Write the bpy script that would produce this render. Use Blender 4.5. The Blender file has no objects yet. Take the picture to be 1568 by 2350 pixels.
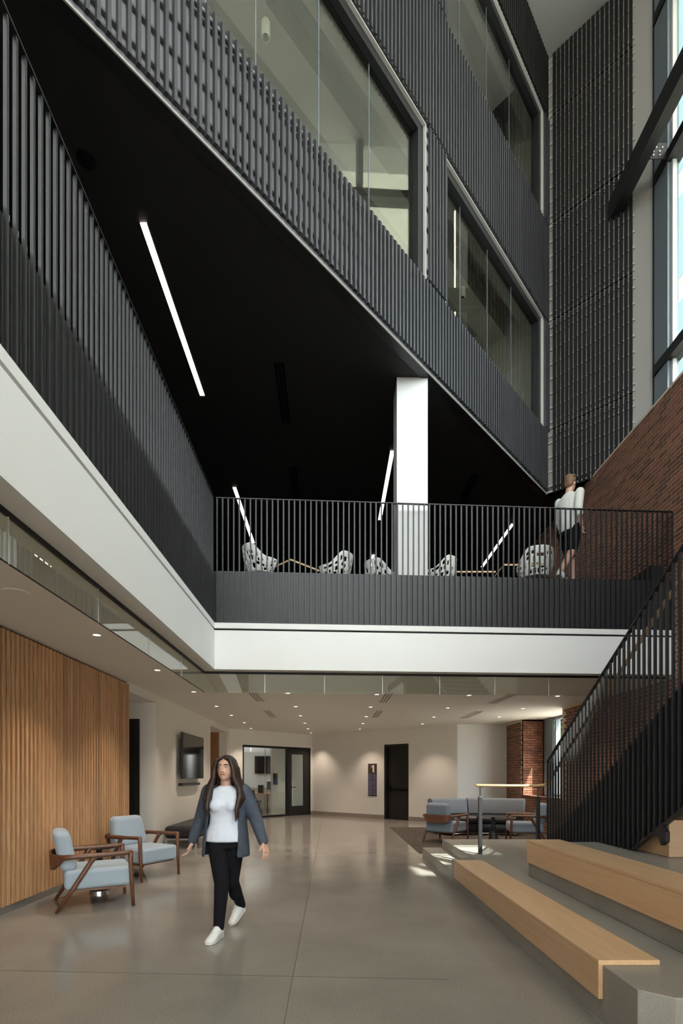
import bpy, bmesh, math, random
from mathutils import Vector, Matrix, Euler

scene = bpy.context.scene
COL = scene.collection
PI = math.pi

# ---------------------------------------------------------------- camera
F, CX, CY, H = 1180.0, 764.0, 1781.0, 1.42      # focal length, principal point (px of 1568x2350), eye height
cam_data = bpy.data.cameras.new('camera')
cam_data.sensor_fit = 'VERTICAL'
cam_data.sensor_width = 36.0
cam_data.sensor_height = 36.0
cam_data.lens = F / 2350.0 * 36.0
cam_data.shift_x = (784.0 - CX) / 2350.0
cam_data.shift_y = (CY - 1175.0) / 2350.0
cam_data.clip_start = 0.05
cam_data.clip_end = 500
cam = bpy.data.objects.new('camera', cam_data)
COL.objects.link(cam)
cam.location = (0, 0, H)
cam.rotation_euler = (PI / 2, 0, 0)
scene.camera = cam

# ---------------------------------------------------------------- world, sun, exposure
world = bpy.data.worlds.new('world')
scene.world = world
world.use_nodes = True
wn = world.node_tree.nodes
wl = world.node_tree.links
wn.clear()
sky = wn.new('ShaderNodeTexSky')
sky.sky_type = 'NISHITA'
sky.sun_disc = False
sky.sun_elevation = math.radians(49)
sky.sun_rotation = math.radians(153)
sky.air_density = 1.0
sky.dust_density = 2.5
sky.ozone_density = 1.0
hsv = wn.new('ShaderNodeHueSaturation')
hsv.inputs['Saturation'].default_value = 0.30
bg = wn.new('ShaderNodeBackground')
bg.inputs['Strength'].default_value = 1.12
wo = wn.new('ShaderNodeOutputWorld')
wl.new(sky.outputs[0], hsv.inputs['Color'])
wl.new(hsv.outputs[0], bg.inputs['Color'])
wl.new(bg.outputs[0], wo.inputs['Surface'])

SUN_DIR = Vector((-0.302, 0.5825, -0.7547)).normalized()
sun_data = bpy.data.lights.new('sun', 'SUN')
sun_data.energy = 38.0
sun_data.angle = math.radians(0.5)
sun_data.color = (1.0, 0.95, 0.87)
sun = bpy.data.objects.new('sun', sun_data)
COL.objects.link(sun)
sun.location = (20, -15, 40)
sun.rotation_euler = SUN_DIR.to_track_quat('-Z', 'Y').to_euler()

scene.view_settings.view_transform = 'Standard'
scene.view_settings.look = 'None'
scene.view_settings.exposure = 0.06
scene.view_settings.gamma = 1.0
scene.view_settings.use_curve_mapping = False
scene.cycles.use_denoising = True
scene.cycles.max_bounces = 10
scene.cycles.diffuse_bounces = 5
scene.cycles.glossy_bounces = 4
scene.cycles.transmission_bounces = 8
scene.cycles.transparent_max_bounces = 16
scene.cycles.sample_clamp_indirect = 6.0
scene.cycles.caustics_reflective = False
scene.cycles.caustics_refractive = False

# ---------------------------------------------------------------- helpers: pixels to points
def at_y(px, py, Y):
    return Vector(((px - CX) / F * Y, Y, H + (CY - py) / F * Y))

def at_z(px, py, z):
    Y = (H - z) * F / (py - CY)
    return Vector(((px - CX) / F * Y, Y, z))

def y_on_x(px, X):
    return X * F / (px - CX)

# ---------------------------------------------------------------- helpers: materials
def lin(c):
    if isinstance(c, str):
        c = c.lstrip('#')
        c = [int(c[i:i + 2], 16) / 255 for i in (0, 2, 4)]
        c = [v / 12.92 if v <= 0.04045 else ((v + 0.055) / 1.055) ** 2.4 for v in c]
    return (c[0], c[1], c[2], 1.0)

def new_mat(name):
    m = bpy.data.materials.new(name)
    m.use_nodes = True
    nt = m.node_tree
    return m, nt, nt.nodes['Principled BSDF'], nt.nodes['Material Output']

def mat(name, color, rough=0.6, metal=0.0, var=0.0, scale=8.0, bump=0.0, bump_scale=60.0, spec=0.5,
        stretch=(1, 1, 1), coat=0.0, obj_var=0.0, sheen=0.0):
    """plain procedural surface: colour with soft noise, optional fine relief, optional tone change per object"""
    m, nt, b, out = new_mat(name)
    c = lin(color)
    b.inputs['Base Color'].default_value = c
    b.inputs['Roughness'].default_value = rough
    b.inputs['Metallic'].default_value = metal
    b.inputs['Specular IOR Level'].default_value = spec
    b.inputs['Coat Weight'].default_value = coat
    b.inputs['Coat Roughness'].default_value = 0.08
    if sheen:
        b.inputs['Sheen Weight'].default_value = sheen
    if var or obj_var or bump:
        tc = nt.nodes.new('ShaderNodeTexCoord')
        mp = nt.nodes.new('ShaderNodeMapping')
        mp.inputs['Scale'].default_value = stretch
        nt.links.new(tc.outputs['Object'], mp.inputs['Vector'])
        vec = mp.outputs[0]
        if obj_var:
            oi = nt.nodes.new('ShaderNodeObjectInfo')
            ad = nt.nodes.new('ShaderNodeVectorMath'); ad.operation = 'MULTIPLY_ADD'
            cmb = nt.nodes.new('ShaderNodeCombineXYZ')
            for i in range(3):
                nt.links.new(oi.outputs['Random'], cmb.inputs[i])
            nt.links.new(cmb.outputs[0], ad.inputs[0])
            ad.inputs[1].default_value = (37.0, 53.0, 71.0)
            nt.links.new(vec, ad.inputs[2])
            vec = ad.outputs[0]
        nz = nt.nodes.new('ShaderNodeTexNoise')
        nz.inputs['Scale'].default_value = scale
        nz.inputs['Detail'].default_value = 5.0
        nt.links.new(vec, nz.inputs['Vector'])
        mul = nt.nodes.new('ShaderNodeMapRange')
        mul.inputs['From Min'].default_value = 0.25
        mul.inputs['From Max'].default_value = 0.75
        mul.inputs['To Min'].default_value = 1.0 - var
        mul.inputs['To Max'].default_value = 1.0 + var
        nt.links.new(nz.outputs['Fac'], mul.inputs['Value'])
        fac = mul.outputs[0]
        if obj_var:
            mr = nt.nodes.new('ShaderNodeMapRange')
            mr.inputs['To Min'].default_value = 1.0 - obj_var
            mr.inputs['To Max'].default_value = 1.0 + obj_var
            nt.links.new(oi.outputs['Random'], mr.inputs['Value'])
            mm = nt.nodes.new('ShaderNodeMath'); mm.operation = 'MULTIPLY'
            nt.links.new(fac, mm.inputs[0]); nt.links.new(mr.outputs[0], mm.inputs[1])
            fac = mm.outputs[0]
        vm = nt.nodes.new('ShaderNodeVectorMath'); vm.operation = 'SCALE'
        vm.inputs[0].default_value = c[:3]
        nt.links.new(fac, vm.inputs['Scale'])
        nt.links.new(vm.outputs[0], b.inputs['Base Color'])
        if bump:
            n2 = nt.nodes.new('ShaderNodeTexNoise')
            n2.inputs['Scale'].default_value = bump_scale
            n2.inputs['Detail'].default_value = 3.0
            nt.links.new(vec, n2.inputs['Vector'])
            bp = nt.nodes.new('ShaderNodeBump')
            bp.inputs['Strength'].default_value = bump
            bp.inputs['Distance'].default_value = 0.004
            nt.links.new(n2.outputs['Fac'], bp.inputs['Height'])
            nt.links.new(bp.outputs[0], b.inputs['Normal'])
    return m

def emit(name, color, strength):
    m, nt, b, out = new_mat(name)
    nt.nodes.remove(b)
    e = nt.nodes.new('ShaderNodeEmission')
    e.inputs['Color'].default_value = lin(color)
    e.inputs['Strength'].default_value = strength
    nt.links.new(e.outputs[0], out.inputs['Surface'])
    return m

def glass(name, tint, refl=1.0, ior=1.5, rough=0.0, base=0.0):
    """thin window pane: tinted see-through layer with a Fresnel reflection"""
    m, nt, b, out = new_mat(name)
    nt.nodes.remove(b)
    tr = nt.nodes.new('ShaderNodeBsdfTransparent')
    tr.inputs['Color'].default_value = lin(tint)
    gl = nt.nodes.new('ShaderNodeBsdfGlossy')
    gl.inputs['Roughness'].default_value = rough
    gl.inputs['Color'].default_value = (1, 1, 1, 1)
    # Schlick reflection from the viewing angle, the same from both faces of the thin pane
    lw = nt.nodes.new('ShaderNodeLayerWeight')
    lw.inputs['Blend'].default_value = 0.5
    pw = nt.nodes.new('ShaderNodeMath'); pw.operation = 'POWER'
    pw.inputs[1].default_value = 5.0
    nt.links.new(lw.outputs['Facing'], pw.inputs[0])
    f0 = ((ior - 1) / (ior + 1)) ** 2
    mu = nt.nodes.new('ShaderNodeMath'); mu.operation = 'MULTIPLY_ADD'
    mu.inputs[1].default_value = (1 - f0)
    mu.inputs[2].default_value = f0 * refl + base
    mu.use_clamp = True
    nt.links.new(pw.outputs[0], mu.inputs[0])
    mx = nt.nodes.new('ShaderNodeMixShader')
    nt.links.new(mu.outputs[0], mx.inputs[0])
    nt.links.new(tr.outputs[0], mx.inputs[1])
    nt.links.new(gl.outputs[0], mx.inputs[2])
    nt.links.new(mx.outputs[0], out.inputs['Surface'])
    return m

def wood(name, dark, light, rough=0.45, grain_axis=2, scale=3.0, obj_var=0.12, coat=0.0, dist=1.5):
    m, nt, b, out = new_mat(name)
    tc = nt.nodes.new('ShaderNodeTexCoord')
    oi = nt.nodes.new('ShaderNodeObjectInfo')
    cmb = nt.nodes.new('ShaderNodeCombineXYZ')
    for i in range(3):
        nt.links.new(oi.outputs['Random'], cmb.inputs[i])
    ad = nt.nodes.new('ShaderNodeVectorMath'); ad.operation = 'MULTIPLY_ADD'
    ad.inputs[1].default_value = (13.0, 29.0, 41.0)
    nt.links.new(cmb.outputs[0], ad.inputs[0])
    nt.links.new(tc.outputs['Object'], ad.inputs[2])
    mp = nt.nodes.new('ShaderNodeMapping')
    s = [14.0, 14.0, 14.0]; s[grain_axis] = 0.9
    mp.inputs['Scale'].default_value = s
    nt.links.new(ad.outputs[0], mp.inputs['Vector'])
    nz = nt.nodes.new('ShaderNodeTexNoise')
    nz.inputs['Scale'].default_value = scale
    nz.inputs['Detail'].default_value = 6.0
    nz.inputs['Distortion'].default_value = dist
    nt.links.new(mp.outputs[0], nz.inputs['Vector'])
    rp = nt.nodes.new('ShaderNodeValToRGB')
    rp.color_ramp.elements[0].position = 0.3
    rp.color_ramp.elements[0].color = lin(dark)
    rp.color_ramp.elements[1].position = 0.7
    rp.color_ramp.elements[1].color = lin(light)
    nt.links.new(nz.outputs['Fac'], rp.inputs['Fac'])
    mr = nt.nodes.new('ShaderNodeMapRange')
    mr.inputs['To Min'].default_value = 1.0 - obj_var
    mr.inputs['To Max'].default_value = 1.0 + obj_var
    nt.links.new(oi.outputs['Random'], mr.inputs['Value'])
    vm = nt.nodes.new('ShaderNodeVectorMath'); vm.operation = 'SCALE'
    nt.links.new(rp.outputs[0], vm.inputs[0])
    nt.links.new(mr.outputs[0], vm.inputs['Scale'])
    nt.links.new(vm.outputs[0], b.inputs['Base Color'])
    b.inputs['Roughness'].default_value = rough
    b.inputs['Coat Weight'].default_value = coat
    return m

# ---------------------------------------------------------------- helpers: meshes
class MB:
    """collects vertices and faces, then links them as ONE mesh object"""
    def __init__(self):
        self.v, self.f, self.mi = [], [], []
        self.cur = 0
    def add(self, vs, fs):
        o = len(self.v)
        self.v += [tuple(p) for p in vs]
        for f in fs:
            self.f.append(tuple(i + o for i in f)); self.mi.append(self.cur)
        return self
    def box(self, x0, x1, y0, y1, z0, z1, M=None):
        if x1 < x0: x0, x1 = x1, x0
        if y1 < y0: y0, y1 = y1, y0
        if z1 < z0: z0, z1 = z1, z0
        vs = [Vector((x, y, z)) for z in (z0, z1) for y in (y0, y1) for x in (x0, x1)]
        if M is not None: vs = [M @ p for p in vs]
        return self.add(vs, [(0, 2, 3, 1), (4, 5, 7, 6), (0, 1, 5, 4), (2, 6, 7, 3), (0, 4, 6, 2), (1, 3, 7, 5)])
    def prism(self, poly, z0, z1, M=None):
        a = sum(poly[i][0] * poly[(i + 1) % len(poly)][1] - poly[(i + 1) % len(poly)][0] * poly[i][1] for i in range(len(poly)))
        if a < 0: poly = poly[::-1]
        n = len(poly)
        vs = [Vector((p[0], p[1], z0)) for p in poly] + [Vector((p[0], p[1], z1)) for p in poly]
        if M is not None: vs = [M @ p for p in vs]
        fs = [tuple(range(n))[::-1], tuple(range(n, 2 * n))] + [(i, (i + 1) % n, n + (i + 1) % n, n + i) for i in range(n)]
        return self.add(vs, fs)
    def hexa(self, vs):
        """eight points: bottom loop of four then top loop of four"""
        return self.add(vs, [(3, 2, 1, 0), (4, 5, 6, 7), (0, 1, 5, 4), (1, 2, 6, 5), (2, 3, 7, 6), (3, 0, 4, 7)])
    def loft(self, rings, closed=False, caps=True):
        n = len(rings[0]); o = len(self.v)
        vs = [p for r in rings for p in r]
        fs = []
        m = len(rings)
        for k in range(m - 1 if not closed else m):
            for i in range(n):
                a, b_ = k * n + i, k * n + (i + 1) % n
                c_, d = ((k + 1) % m) * n + (i + 1) % n, ((k + 1) % m) * n + i
                fs.append((a, b_, c_, d))
        if caps and not closed:
            fs.append(tuple(range(n))[::-1]); fs.append(tuple((m - 1) * n + i for i in range(n)))
        return self.add(vs, fs)
    def tube(self, path, r, n=8, caps=True, ry=None):
        """round (or oval) tube along a path; r may be one radius or one per point"""
        P = [Vector(p) for p in path]
        R = r if isinstance(r, (list, tuple)) else [r] * len(P)
        RY = ry if isinstance(ry, (list, tuple)) else ([ry] * len(P) if ry else R)
        up = None; rings = []
        for i, p in enumerate(P):
            t = (P[min(i + 1, len(P) - 1)] - P[max(i - 1, 0)])
            t = t.normalized() if t.length > 1e-9 else Vector((0, 0, 1))
            if up is None:
                ref = Vector((0, 0, 1)) if abs(t.z) < 0.9 else Vector((0, 1, 0))
                up = (ref - t * ref.dot(t)).normalized()
            else:
                up = (up - t * up.dot(t)).normalized()
            sd = t.cross(up)
            rings.append([p + sd * (math.cos(2 * PI * k / n) * R[i]) + up * (math.sin(2 * PI * k / n) * RY[i]) for k in range(n)])
        return self.loft(rings, caps=caps)
    def lathe(self, prof, n=24, c=(0, 0, 0), closed=False):
        c = Vector(c)
        rings = [[c + Vector((r * math.cos(2 * PI * k / n), r * math.sin(2 * PI * k / n), z)) for k in range(n)] for r, z in prof]
        return self.loft(rings, closed=closed)
    def ball(self, c, rx, ry, rz, n=14, m=9, M=None):
        c = Vector(c); rings = []
        for j in range(m + 1):
            a = -PI / 2 + PI * (j + 0.001) / (m + 0.002)
            ring = [Vector((rx * math.cos(a) * math.cos(2 * PI * k / n), ry * math.cos(a) * math.sin(2 * PI * k / n), rz * math.sin(a))) for k in range(n)]
            if M is not None: ring = [M @ p for p in ring]
            rings.append([c + p for p in ring])
        return self.loft(rings)
    def mesh(self, name, mats, smooth=False):
        me = bpy.data.meshes.new(name)
        me.from_pydata(self.v, [], self.f)
        for mm in (mats if isinstance(mats, (list, tuple)) else [mats]):
            me.materials.append(mm)
        if self.cur or any(self.mi):
            me.polygons.foreach_set('material_index', self.mi)
        if smooth:
            me.polygons.foreach_set('use_smooth', [True] * len(me.polygons))
        me.update()
        return me
    def build(self, name, mats, parent=None, loc=(0, 0, 0), rz=0.0, smooth=False, bevel=0.0, seg=2):
        o = bpy.data.objects.new(name, self.mesh(name, mats, smooth))
        COL.objects.link(o)
        o.location = loc
        o.rotation_euler = (0, 0, rz)
        if parent is not None: o.parent = parent
        if bevel:
            bv = o.modifiers.new('bevel', 'BEVEL'); bv.width = bevel; bv.segments = seg; bv.limit_method = 'ANGLE'
            bv.angle_limit = math.radians(40); bv.harden_normals = False
        return o

def tag(o, label=None, cat=None, group=None, kind=None):
    if label: o['label'] = label
    if cat: o['category'] = cat
    if group: o['group'] = group
    if kind: o['kind'] = kind
    return o

def struct(o, label=None):
    o['kind'] = 'structure'
    if label: o['label'] = label
    return o

def empty(name, loc=(0, 0, 0), rz=0.0, parent=None):
    o = bpy.data.objects.new(name, None)
    o.empty_display_size = 0.2
    COL.objects.link(o)
    o.location = loc
    o.rotation_euler = (0, 0, rz)
    if parent is not None: o.parent = parent
    return o

def inst(name, me, parent=None, loc=(0, 0, 0), rz=0.0, scale=None):
    o = bpy.data.objects.new(name, me)
    COL.objects.link(o)
    o.location = loc
    o.rotation_euler = (0, 0, rz)
    if scale: o.scale = scale
    if parent is not None: o.parent = parent
    return o

def copy_tree(o, parent=None):
    c = o.copy(); COL.objects.link(c); c.parent = parent
    for ch in list(o.children): copy_tree(ch, c)
    return c

def smooth_by_angle(o, deg=40):
    me = o.data
    me.polygons.foreach_set('use_smooth', [True] * len(me.polygons))
    md = o.modifiers.new('edge', 'EDGE_SPLIT'); md.split_angle = math.radians(deg)
    return o

random.seed(7)
# ---------------------------------------------------------------- materials
M = {}
M['white'] = mat('white_paint', (0.76, 0.76, 0.755), 0.55, var=0.015, scale=2.0)
M['wall'] = mat('warm_white_paint', (0.78, 0.745, 0.70), 0.6, var=0.015, scale=2.0)
M['ceil'] = mat('ceiling_paint', (0.78, 0.755, 0.72), 0.7, var=0.01, scale=1.5)
M['base'] = mat('taupe_base', (0.30, 0.25, 0.21), 0.5)
M['blackceil'] = mat('black_ceiling_paint', (0.0145, 0.0138, 0.0138), 0.75)
M['blackwall'] = mat('black_wall_paint', (0.012, 0.0115, 0.011), 0.7)
M['blackmetal'] = mat('black_steel', (0.014, 0.014, 0.0160), 0.42, var=0.12, scale=20, spec=0.5)
M['panel'] = mat('black_sheet_steel', (0.011, 0.011, 0.0125), 0.45, var=0.1, scale=6)
M['blackgloss'] = mat('black_gloss', (0.006, 0.006, 0.007), 0.08)
M['doorblack'] = mat('black_door_paint', (0.010, 0.009, 0.009), 0.4)
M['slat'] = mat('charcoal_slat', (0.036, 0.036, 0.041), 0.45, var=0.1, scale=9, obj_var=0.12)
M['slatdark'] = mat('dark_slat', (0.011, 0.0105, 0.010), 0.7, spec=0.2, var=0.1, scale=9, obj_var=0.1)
M['slatback'] = mat('grey_backing_sheet', (0.30, 0.296, 0.315), 0.5)
M['endback'] = mat('grey_end_wall', (0.34, 0.325, 0.305), 0.6)
M['railclip'] = mat('galvanised_rail', (0.12, 0.118, 0.12), 0.45, metal=0.3)
M['cliplight'] = mat('pale_clip', (0.52, 0.505, 0.475), 0.45)
M['alu'] = mat('brushed_aluminium', (0.58, 0.57, 0.55), 0.4, metal=0.2)
M['chrome'] = mat('polished_steel', (0.7, 0.7, 0.7), 0.15, metal=1.0)
M['steel'] = mat('satin_steel', (0.50, 0.50, 0.49), 0.3, metal=0.9)
M['grey'] = mat('grey_paint', (0.33, 0.325, 0.31), 0.6)
M['framegrey'] = mat('blue_grey_frame', (0.17, 0.20, 0.23), 0.4)
M['fdark'] = mat('dark_window_frame', (0.010, 0.0105, 0.0105), 0.5, spec=0.3)
M['beamblack'] = mat('matt_black_steel', (0.008, 0.008, 0.009), 0.55, spec=0.3)
M['concreteint'] = mat('interior_concrete', (0.30, 0.30, 0.28), 0.8, var=0.12, scale=3)
M['intwall'] = mat('interior_beige', (0.47, 0.46, 0.42), 0.7)
M['larch'] = wood('larch_slats', (0.47, 0.245, 0.115), (0.66, 0.40, 0.215), 0.5, 2, 2.2, 0.16)
M['maple'] = wood('maple_bench', (0.66, 0.405, 0.225), (0.74, 0.49, 0.29), 0.36, 1, 1.6, 0.02)
M['maple_x'] = wood('maple_block', (0.62, 0.40, 0.25), (0.70, 0.47, 0.30), 0.45, 0, 1.6, 0.02)
M['oak'] = wood('oak_panel', (0.32, 0.155, 0.05), (0.40, 0.20, 0.07), 0.5, 2, 1.5, 0.02)
M['railwood'] = wood('maple_rail', (0.60, 0.36, 0.17), (0.70, 0.45, 0.23), 0.35, 0, 1.6, 0.02)
M['walnut'] = wood('walnut', (0.085, 0.032, 0.016), (0.165, 0.068, 0.036), 0.35, 0, 2.4, 0.08)
M['tableedge'] = wood('ply_edge', (0.62, 0.40, 0.19), (0.72, 0.50, 0.27), 0.5, 0, 2.0, 0.02)
M['fabric'] = mat('blue_grey_wool', (0.335, 0.40, 0.465), 0.95, var=0.22, scale=260, bump=0.35, bump_scale=420, sheen=0.25, spec=0.2)
M['fabric2'] = mat('mid_blue_wool', (0.19, 0.225, 0.275), 0.95, var=0.18, scale=260, bump=0.35, bump_scale=420, sheen=0.2, spec=0.2)
M['fabric3'] = mat('grey_wool', (0.17, 0.18, 0.20), 0.95, var=0.18, scale=260, bump=0.35, bump_scale=420, sheen=0.2, spec=0.2)
M['leather'] = mat('black_leather', (0.014, 0.014, 0.017), 0.42, var=0.1, scale=30, bump=0.2, bump_scale=180)
M['plastic_white'] = mat('white_plastic', (0.72, 0.72, 0.68), 0.4)
M['rug'] = mat('grey_brown_rug', (0.085, 0.070, 0.060), 1.0, var=0.85, scale=11, bump=0.8, bump_scale=200, stretch=(1, 3.0, 1), spec=0.1)
M['rugedge'] = mat('rug_edge', (0.03, 0.027, 0.025), 0.9)
M['carpet'] = mat('room_carpet', (0.085, 0.062, 0.052), 1.0, var=0.4, scale=30, spec=0.1)
M['skin'] = mat('skin', (0.56, 0.33, 0.25), 0.5, var=0.05, scale=20)
M['hair'] = mat('dark_brown_hair', (0.028, 0.0135, 0.0095), 0.5, var=0.4, scale=30, stretch=(4, 4, 0.3))
M['hair2'] = mat('light_brown_hair', (0.16, 0.085, 0.042), 0.55, var=0.4, scale=40)
M['tee'] = mat('white_cotton', (0.62, 0.66, 0.76), 0.9, var=0.06, scale=9, bump=0.3, bump_scale=14)
M['shirt'] = mat('pale_shirt', (0.62, 0.62, 0.58), 0.9, var=0.06, scale=9)
M['denim'] = mat('grey_blue_denim', (0.050, 0.062, 0.090), 0.85, var=0.25, scale=14, bump=0.4, bump_scale=18)
M['trousers'] = mat('black_trousers', (0.006, 0.006, 0.009), 0.9, spec=0.2, var=0.2, scale=12)
M['shoe'] = mat('white_shoe', (0.70, 0.70, 0.70), 0.55)
M['sole'] = mat('shoe_sole', (0.58, 0.57, 0.56), 0.6)
M['lip'] = mat('lips', (0.36, 0.12, 0.11), 0.5)
M['eye'] = mat('eye_dark', (0.03, 0.018, 0.012), 0.25)
M['eyewhite'] = mat('eye_white', (0.55, 0.50, 0.47), 0.35)
M['led'] = emit('linear_led', (1.0, 0.86, 0.74), 9.0)
M['lamp'] = emit('downlight_lens', (1.0, 0.86, 0.70), 5.0)
M['signbrown'] = mat('sign_brown', (0.055, 0.033, 0.024), 0.5)
M['signpurple'] = mat('sign_purple', (0.085, 0.072, 0.135), 0.5)
M['signblack'] = mat('sign_black', (0.012, 0.009, 0.008), 0.5)
M['signtext'] = mat('sign_lettering', (0.62, 0.55, 0.48), 0.6)
M['signline'] = mat('sign_small_print', (0.24, 0.21, 0.28), 0.6)
M['signblue'] = mat('sign_blue', (0.03, 0.035, 0.16), 0.5)
M['grass'] = mat('paving', (0.40, 0.385, 0.36), 0.9, var=0.1, scale=3)
M['leaf'] = mat('leaves', (0.075, 0.16, 0.045), 0.7, var=0.4, scale=5, obj_var=0.15)
M['bark'] = mat('bark', (0.09, 0.065, 0.045), 0.9, var=0.3, scale=12)
M['pale'] = mat('pale_render', (0.75, 0.74, 0.68), 0.7)
M['cream'] = mat('cream_render', (0.80, 0.78, 0.60), 0.7)
M['extgrey'] = mat('roof_edge_grey', (0.25, 0.25, 0.25), 0.6)
M['ext_glass'] = mat('far_glazing', (0.30, 0.42, 0.42), 0.2)
M['g_tall'] = glass('pale_green_pane', (0.84, 0.90, 0.885), 1.2)
M['g_clear'] = glass('clear_pane', (0.93, 0.96, 0.95), 1.0)
M['g_facade'] = glass('tinted_pane', (0.84, 0.86, 0.83), 2.4)
M['g_baffle'] = glass('green_baffle_pane', (0.88, 0.92, 0.885), 2.2, base=0.02)

# polished concrete: blotches, fine aggregate, soft gloss
def concrete(name, base, rough, speck=1.0, blot=0.22):
    m, nt, b, out = new_mat(name)
    tc = nt.nodes.new('ShaderNodeTexCoord')
    n1 = nt.nodes.new('ShaderNodeTexNoise'); n1.inputs['Scale'].default_value = 1.3; n1.inputs['Detail'].default_value = 3
    n2 = nt.nodes.new('ShaderNodeTexNoise'); n2.inputs['Scale'].default_value = 95.0; n2.inputs['Detail'].default_value = 3
    nt.links.new(tc.outputs['Object'], n1.inputs['Vector']); nt.links.new(tc.outputs['Object'], n2.inputs['Vector'])
    r1 = nt.nodes.new('ShaderNodeMapRange'); r1.inputs['From Min'].default_value = 0.1; r1.inputs['From Max'].default_value = 0.9; r1.clamp = False
    r1.inputs['To Min'].default_value = 1 - blot; r1.inputs['To Max'].default_value = 1 + blot
    r2 = nt.nodes.new('ShaderNodeMapRange'); r2.inputs['From Min'].default_value = 0.3; r2.inputs['From Max'].default_value = 0.72
    r2.inputs['To Min'].default_value = 1 - 0.16 * speck; r2.inputs['To Max'].default_value = 1 + 0.22 * speck
    nt.links.new(n1.outputs['Fac'], r1.inputs['Value']); nt.links.new(n2.outputs['Fac'], r2.inputs['Value'])
    mm = nt.nodes.new('ShaderNodeMath'); mm.operation = 'MULTIPLY'
    nt.links.new(r1.outputs[0], mm.inputs[0]); nt.links.new(r2.outputs[0], mm.inputs[1])
    vm = nt.nodes.new('ShaderNodeVectorMath'); vm.operation = 'SCALE'
    vm.inputs[0].default_value = base
    nt.links.new(mm.outputs[0], vm.inputs['Scale'])
    nt.links.new(vm.outputs[0], b.inputs['Base Color'])
    r3 = nt.nodes.new('ShaderNodeMapRange'); r3.inputs['To Min'].default_value = rough * 0.8; r3.inputs['To Max'].default_value = rough * 1.25
    nt.links.new(n1.outputs['Fac'], r3.inputs['Value'])
    nt.links.new(r3.outputs[0], b.inputs['Roughness'])
    return m
M['floor'] = concrete('polished_concrete', (0.270, 0.246, 0.220), 0.14)
M['steps'] = concrete('cast_concrete', (0.30, 0.278, 0.244), 0.375, 0.5, 0.26)

# brick: tone per brick (per object, or per loose piece in the joined part)
def brick_mat():
    m, nt, b, out = new_mat('red_brick')
    oi = nt.nodes.new('ShaderNodeObjectInfo')
    ge = nt.nodes.new('ShaderNodeNewGeometry')
    ad = nt.nodes.new('ShaderNodeMath'); ad.operation = 'ADD'
    nt.links.new(oi.outputs['Random'], ad.inputs[0]); nt.links.new(ge.outputs['Random Per Island'], ad.inputs[1])
    fr = nt.nodes.new('ShaderNodeMath'); fr.operation = 'FRACT'
    nt.links.new(ad.outputs[0], fr.inputs[0])
    rp = nt.nodes.new('ShaderNodeValToRGB')
    e = rp.color_ramp.elements
    e[0].position = 0.0; e[0].color = (0.105, 0.050, 0.030, 1)
    e[1].position = 1.0; e[1].color = (0.25, 0.105, 0.060, 1)
    k = rp.color_ramp.elements.new(0.5); k.color = (0.19, 0.075, 0.043, 1)
    nt.links.new(fr.outputs[0], rp.inputs['Fac'])
    tc = nt.nodes.new('ShaderNodeTexCoord')
    nz = nt.nodes.new('ShaderNodeTexNoise'); nz.inputs['Scale'].default_value = 40; nz.inputs['Detail'].default_value = 4
    nt.links.new(tc.outputs['Object'], nz.inputs['Vector'])
    r2 = nt.nodes.new('ShaderNodeMapRange'); r2.inputs['To Min'].default_value = 0.75; r2.inputs['To Max'].default_value = 1.25
    nt.links.new(nz.outputs['Fac'], r2.inputs['Value'])
    vm = nt.nodes.new('ShaderNodeVectorMath'); vm.operation = 'SCALE'
    nt.links.new(rp.outputs[0], vm.inputs[0]); nt.links.new(r2.outputs[0], vm.inputs['Scale'])
    nt.links.new(vm.outputs[0], b.inputs['Base Color'])
    b.inputs['Roughness'].default_value = 0.85
    return m
M['brick'] = brick_mat()
M['mortar'] = mat('mortar', (0.66, 0.54, 0.42), 0.95, var=0.1, scale=30)
# ---------------------------------------------------------------- key dimensions (metres), read from the photograph
C = 2.96                      # ground-floor ceiling
GX, GY, GM = -1.703, 7.411, 0.0572   # inner corner of the gallery opening, slope of its far side
Z_BAND = 3.633                # top of the white slab edge
FL2 = 4.397                   # gallery floor
Z_RAIL = 5.446                # top of the guard
XB = 5.18                     # face of the brick wall
ZC = 7.41                     # black ceiling over the gallery
SILL1, HEAD1, SILL2, HEAD2, TOP = 8.69, 10.98, 13.04, 15.28, 16.62
XW = 5.94                     # tall window wall
KX, KY = 4.553, 10.94         # inside corner of the slatted upper walls
GEND = 6.883                  # length of far guard in X
def gy(x): return GY + GM * (x - GX)

# ---------------------------------------------------------------- floors and ceilings
o = MB().box(-9, 5.6, -4.4, 26, -0.2, 0).build('floor', M['floor'])
struct(o, 'polished grey concrete floor of the ground-floor lobby')
g = MB()
for (p, q) in (((665, 2280), (756, 1795)), ((0, 2227), (640, 2240))):
    a, b_ = at_z(p[0], p[1], 0), at_z(q[0], q[1], 0)
    d = (b_ - a).normalized(); n = Vector((-d.y, d.x, 0)) * 0.0025
    if p[0] == 0: a, b_ = a - d * 2.0, b_ + d * 1.2
    else: a = a - d * 6.0
    g.hexa([a - n, b_ - n, b_ + n, a + n] + [v + Vector((0, 0, 0.0012)) for v in (a - n, b_ - n, b_ + n, a + n)])
g.build('control_joint', mat('joint_line', (0.09, 0.08, 0.07), 0.8), parent=o)

cl = MB()
cl.prism([(-9, -4.4), (GX - 0.055, -4.4), (GX - 0.055, GY + 0.055), (-9, GY + 0.055)], C, C + 0.1)
cl.prism([(-9, GY + 0.055), (GX - 0.055, GY + 0.055), (XB, gy(XB) + 0.055), (XB, 26), (-9, 26)], C, C + 0.1)
cl.box(XB, 5.95, 11.6, 14.0, C, C + 0.1)
struct(cl.build('ceiling', M['ceil']), 'flat off-white ceiling over the ground-floor lobby')

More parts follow.
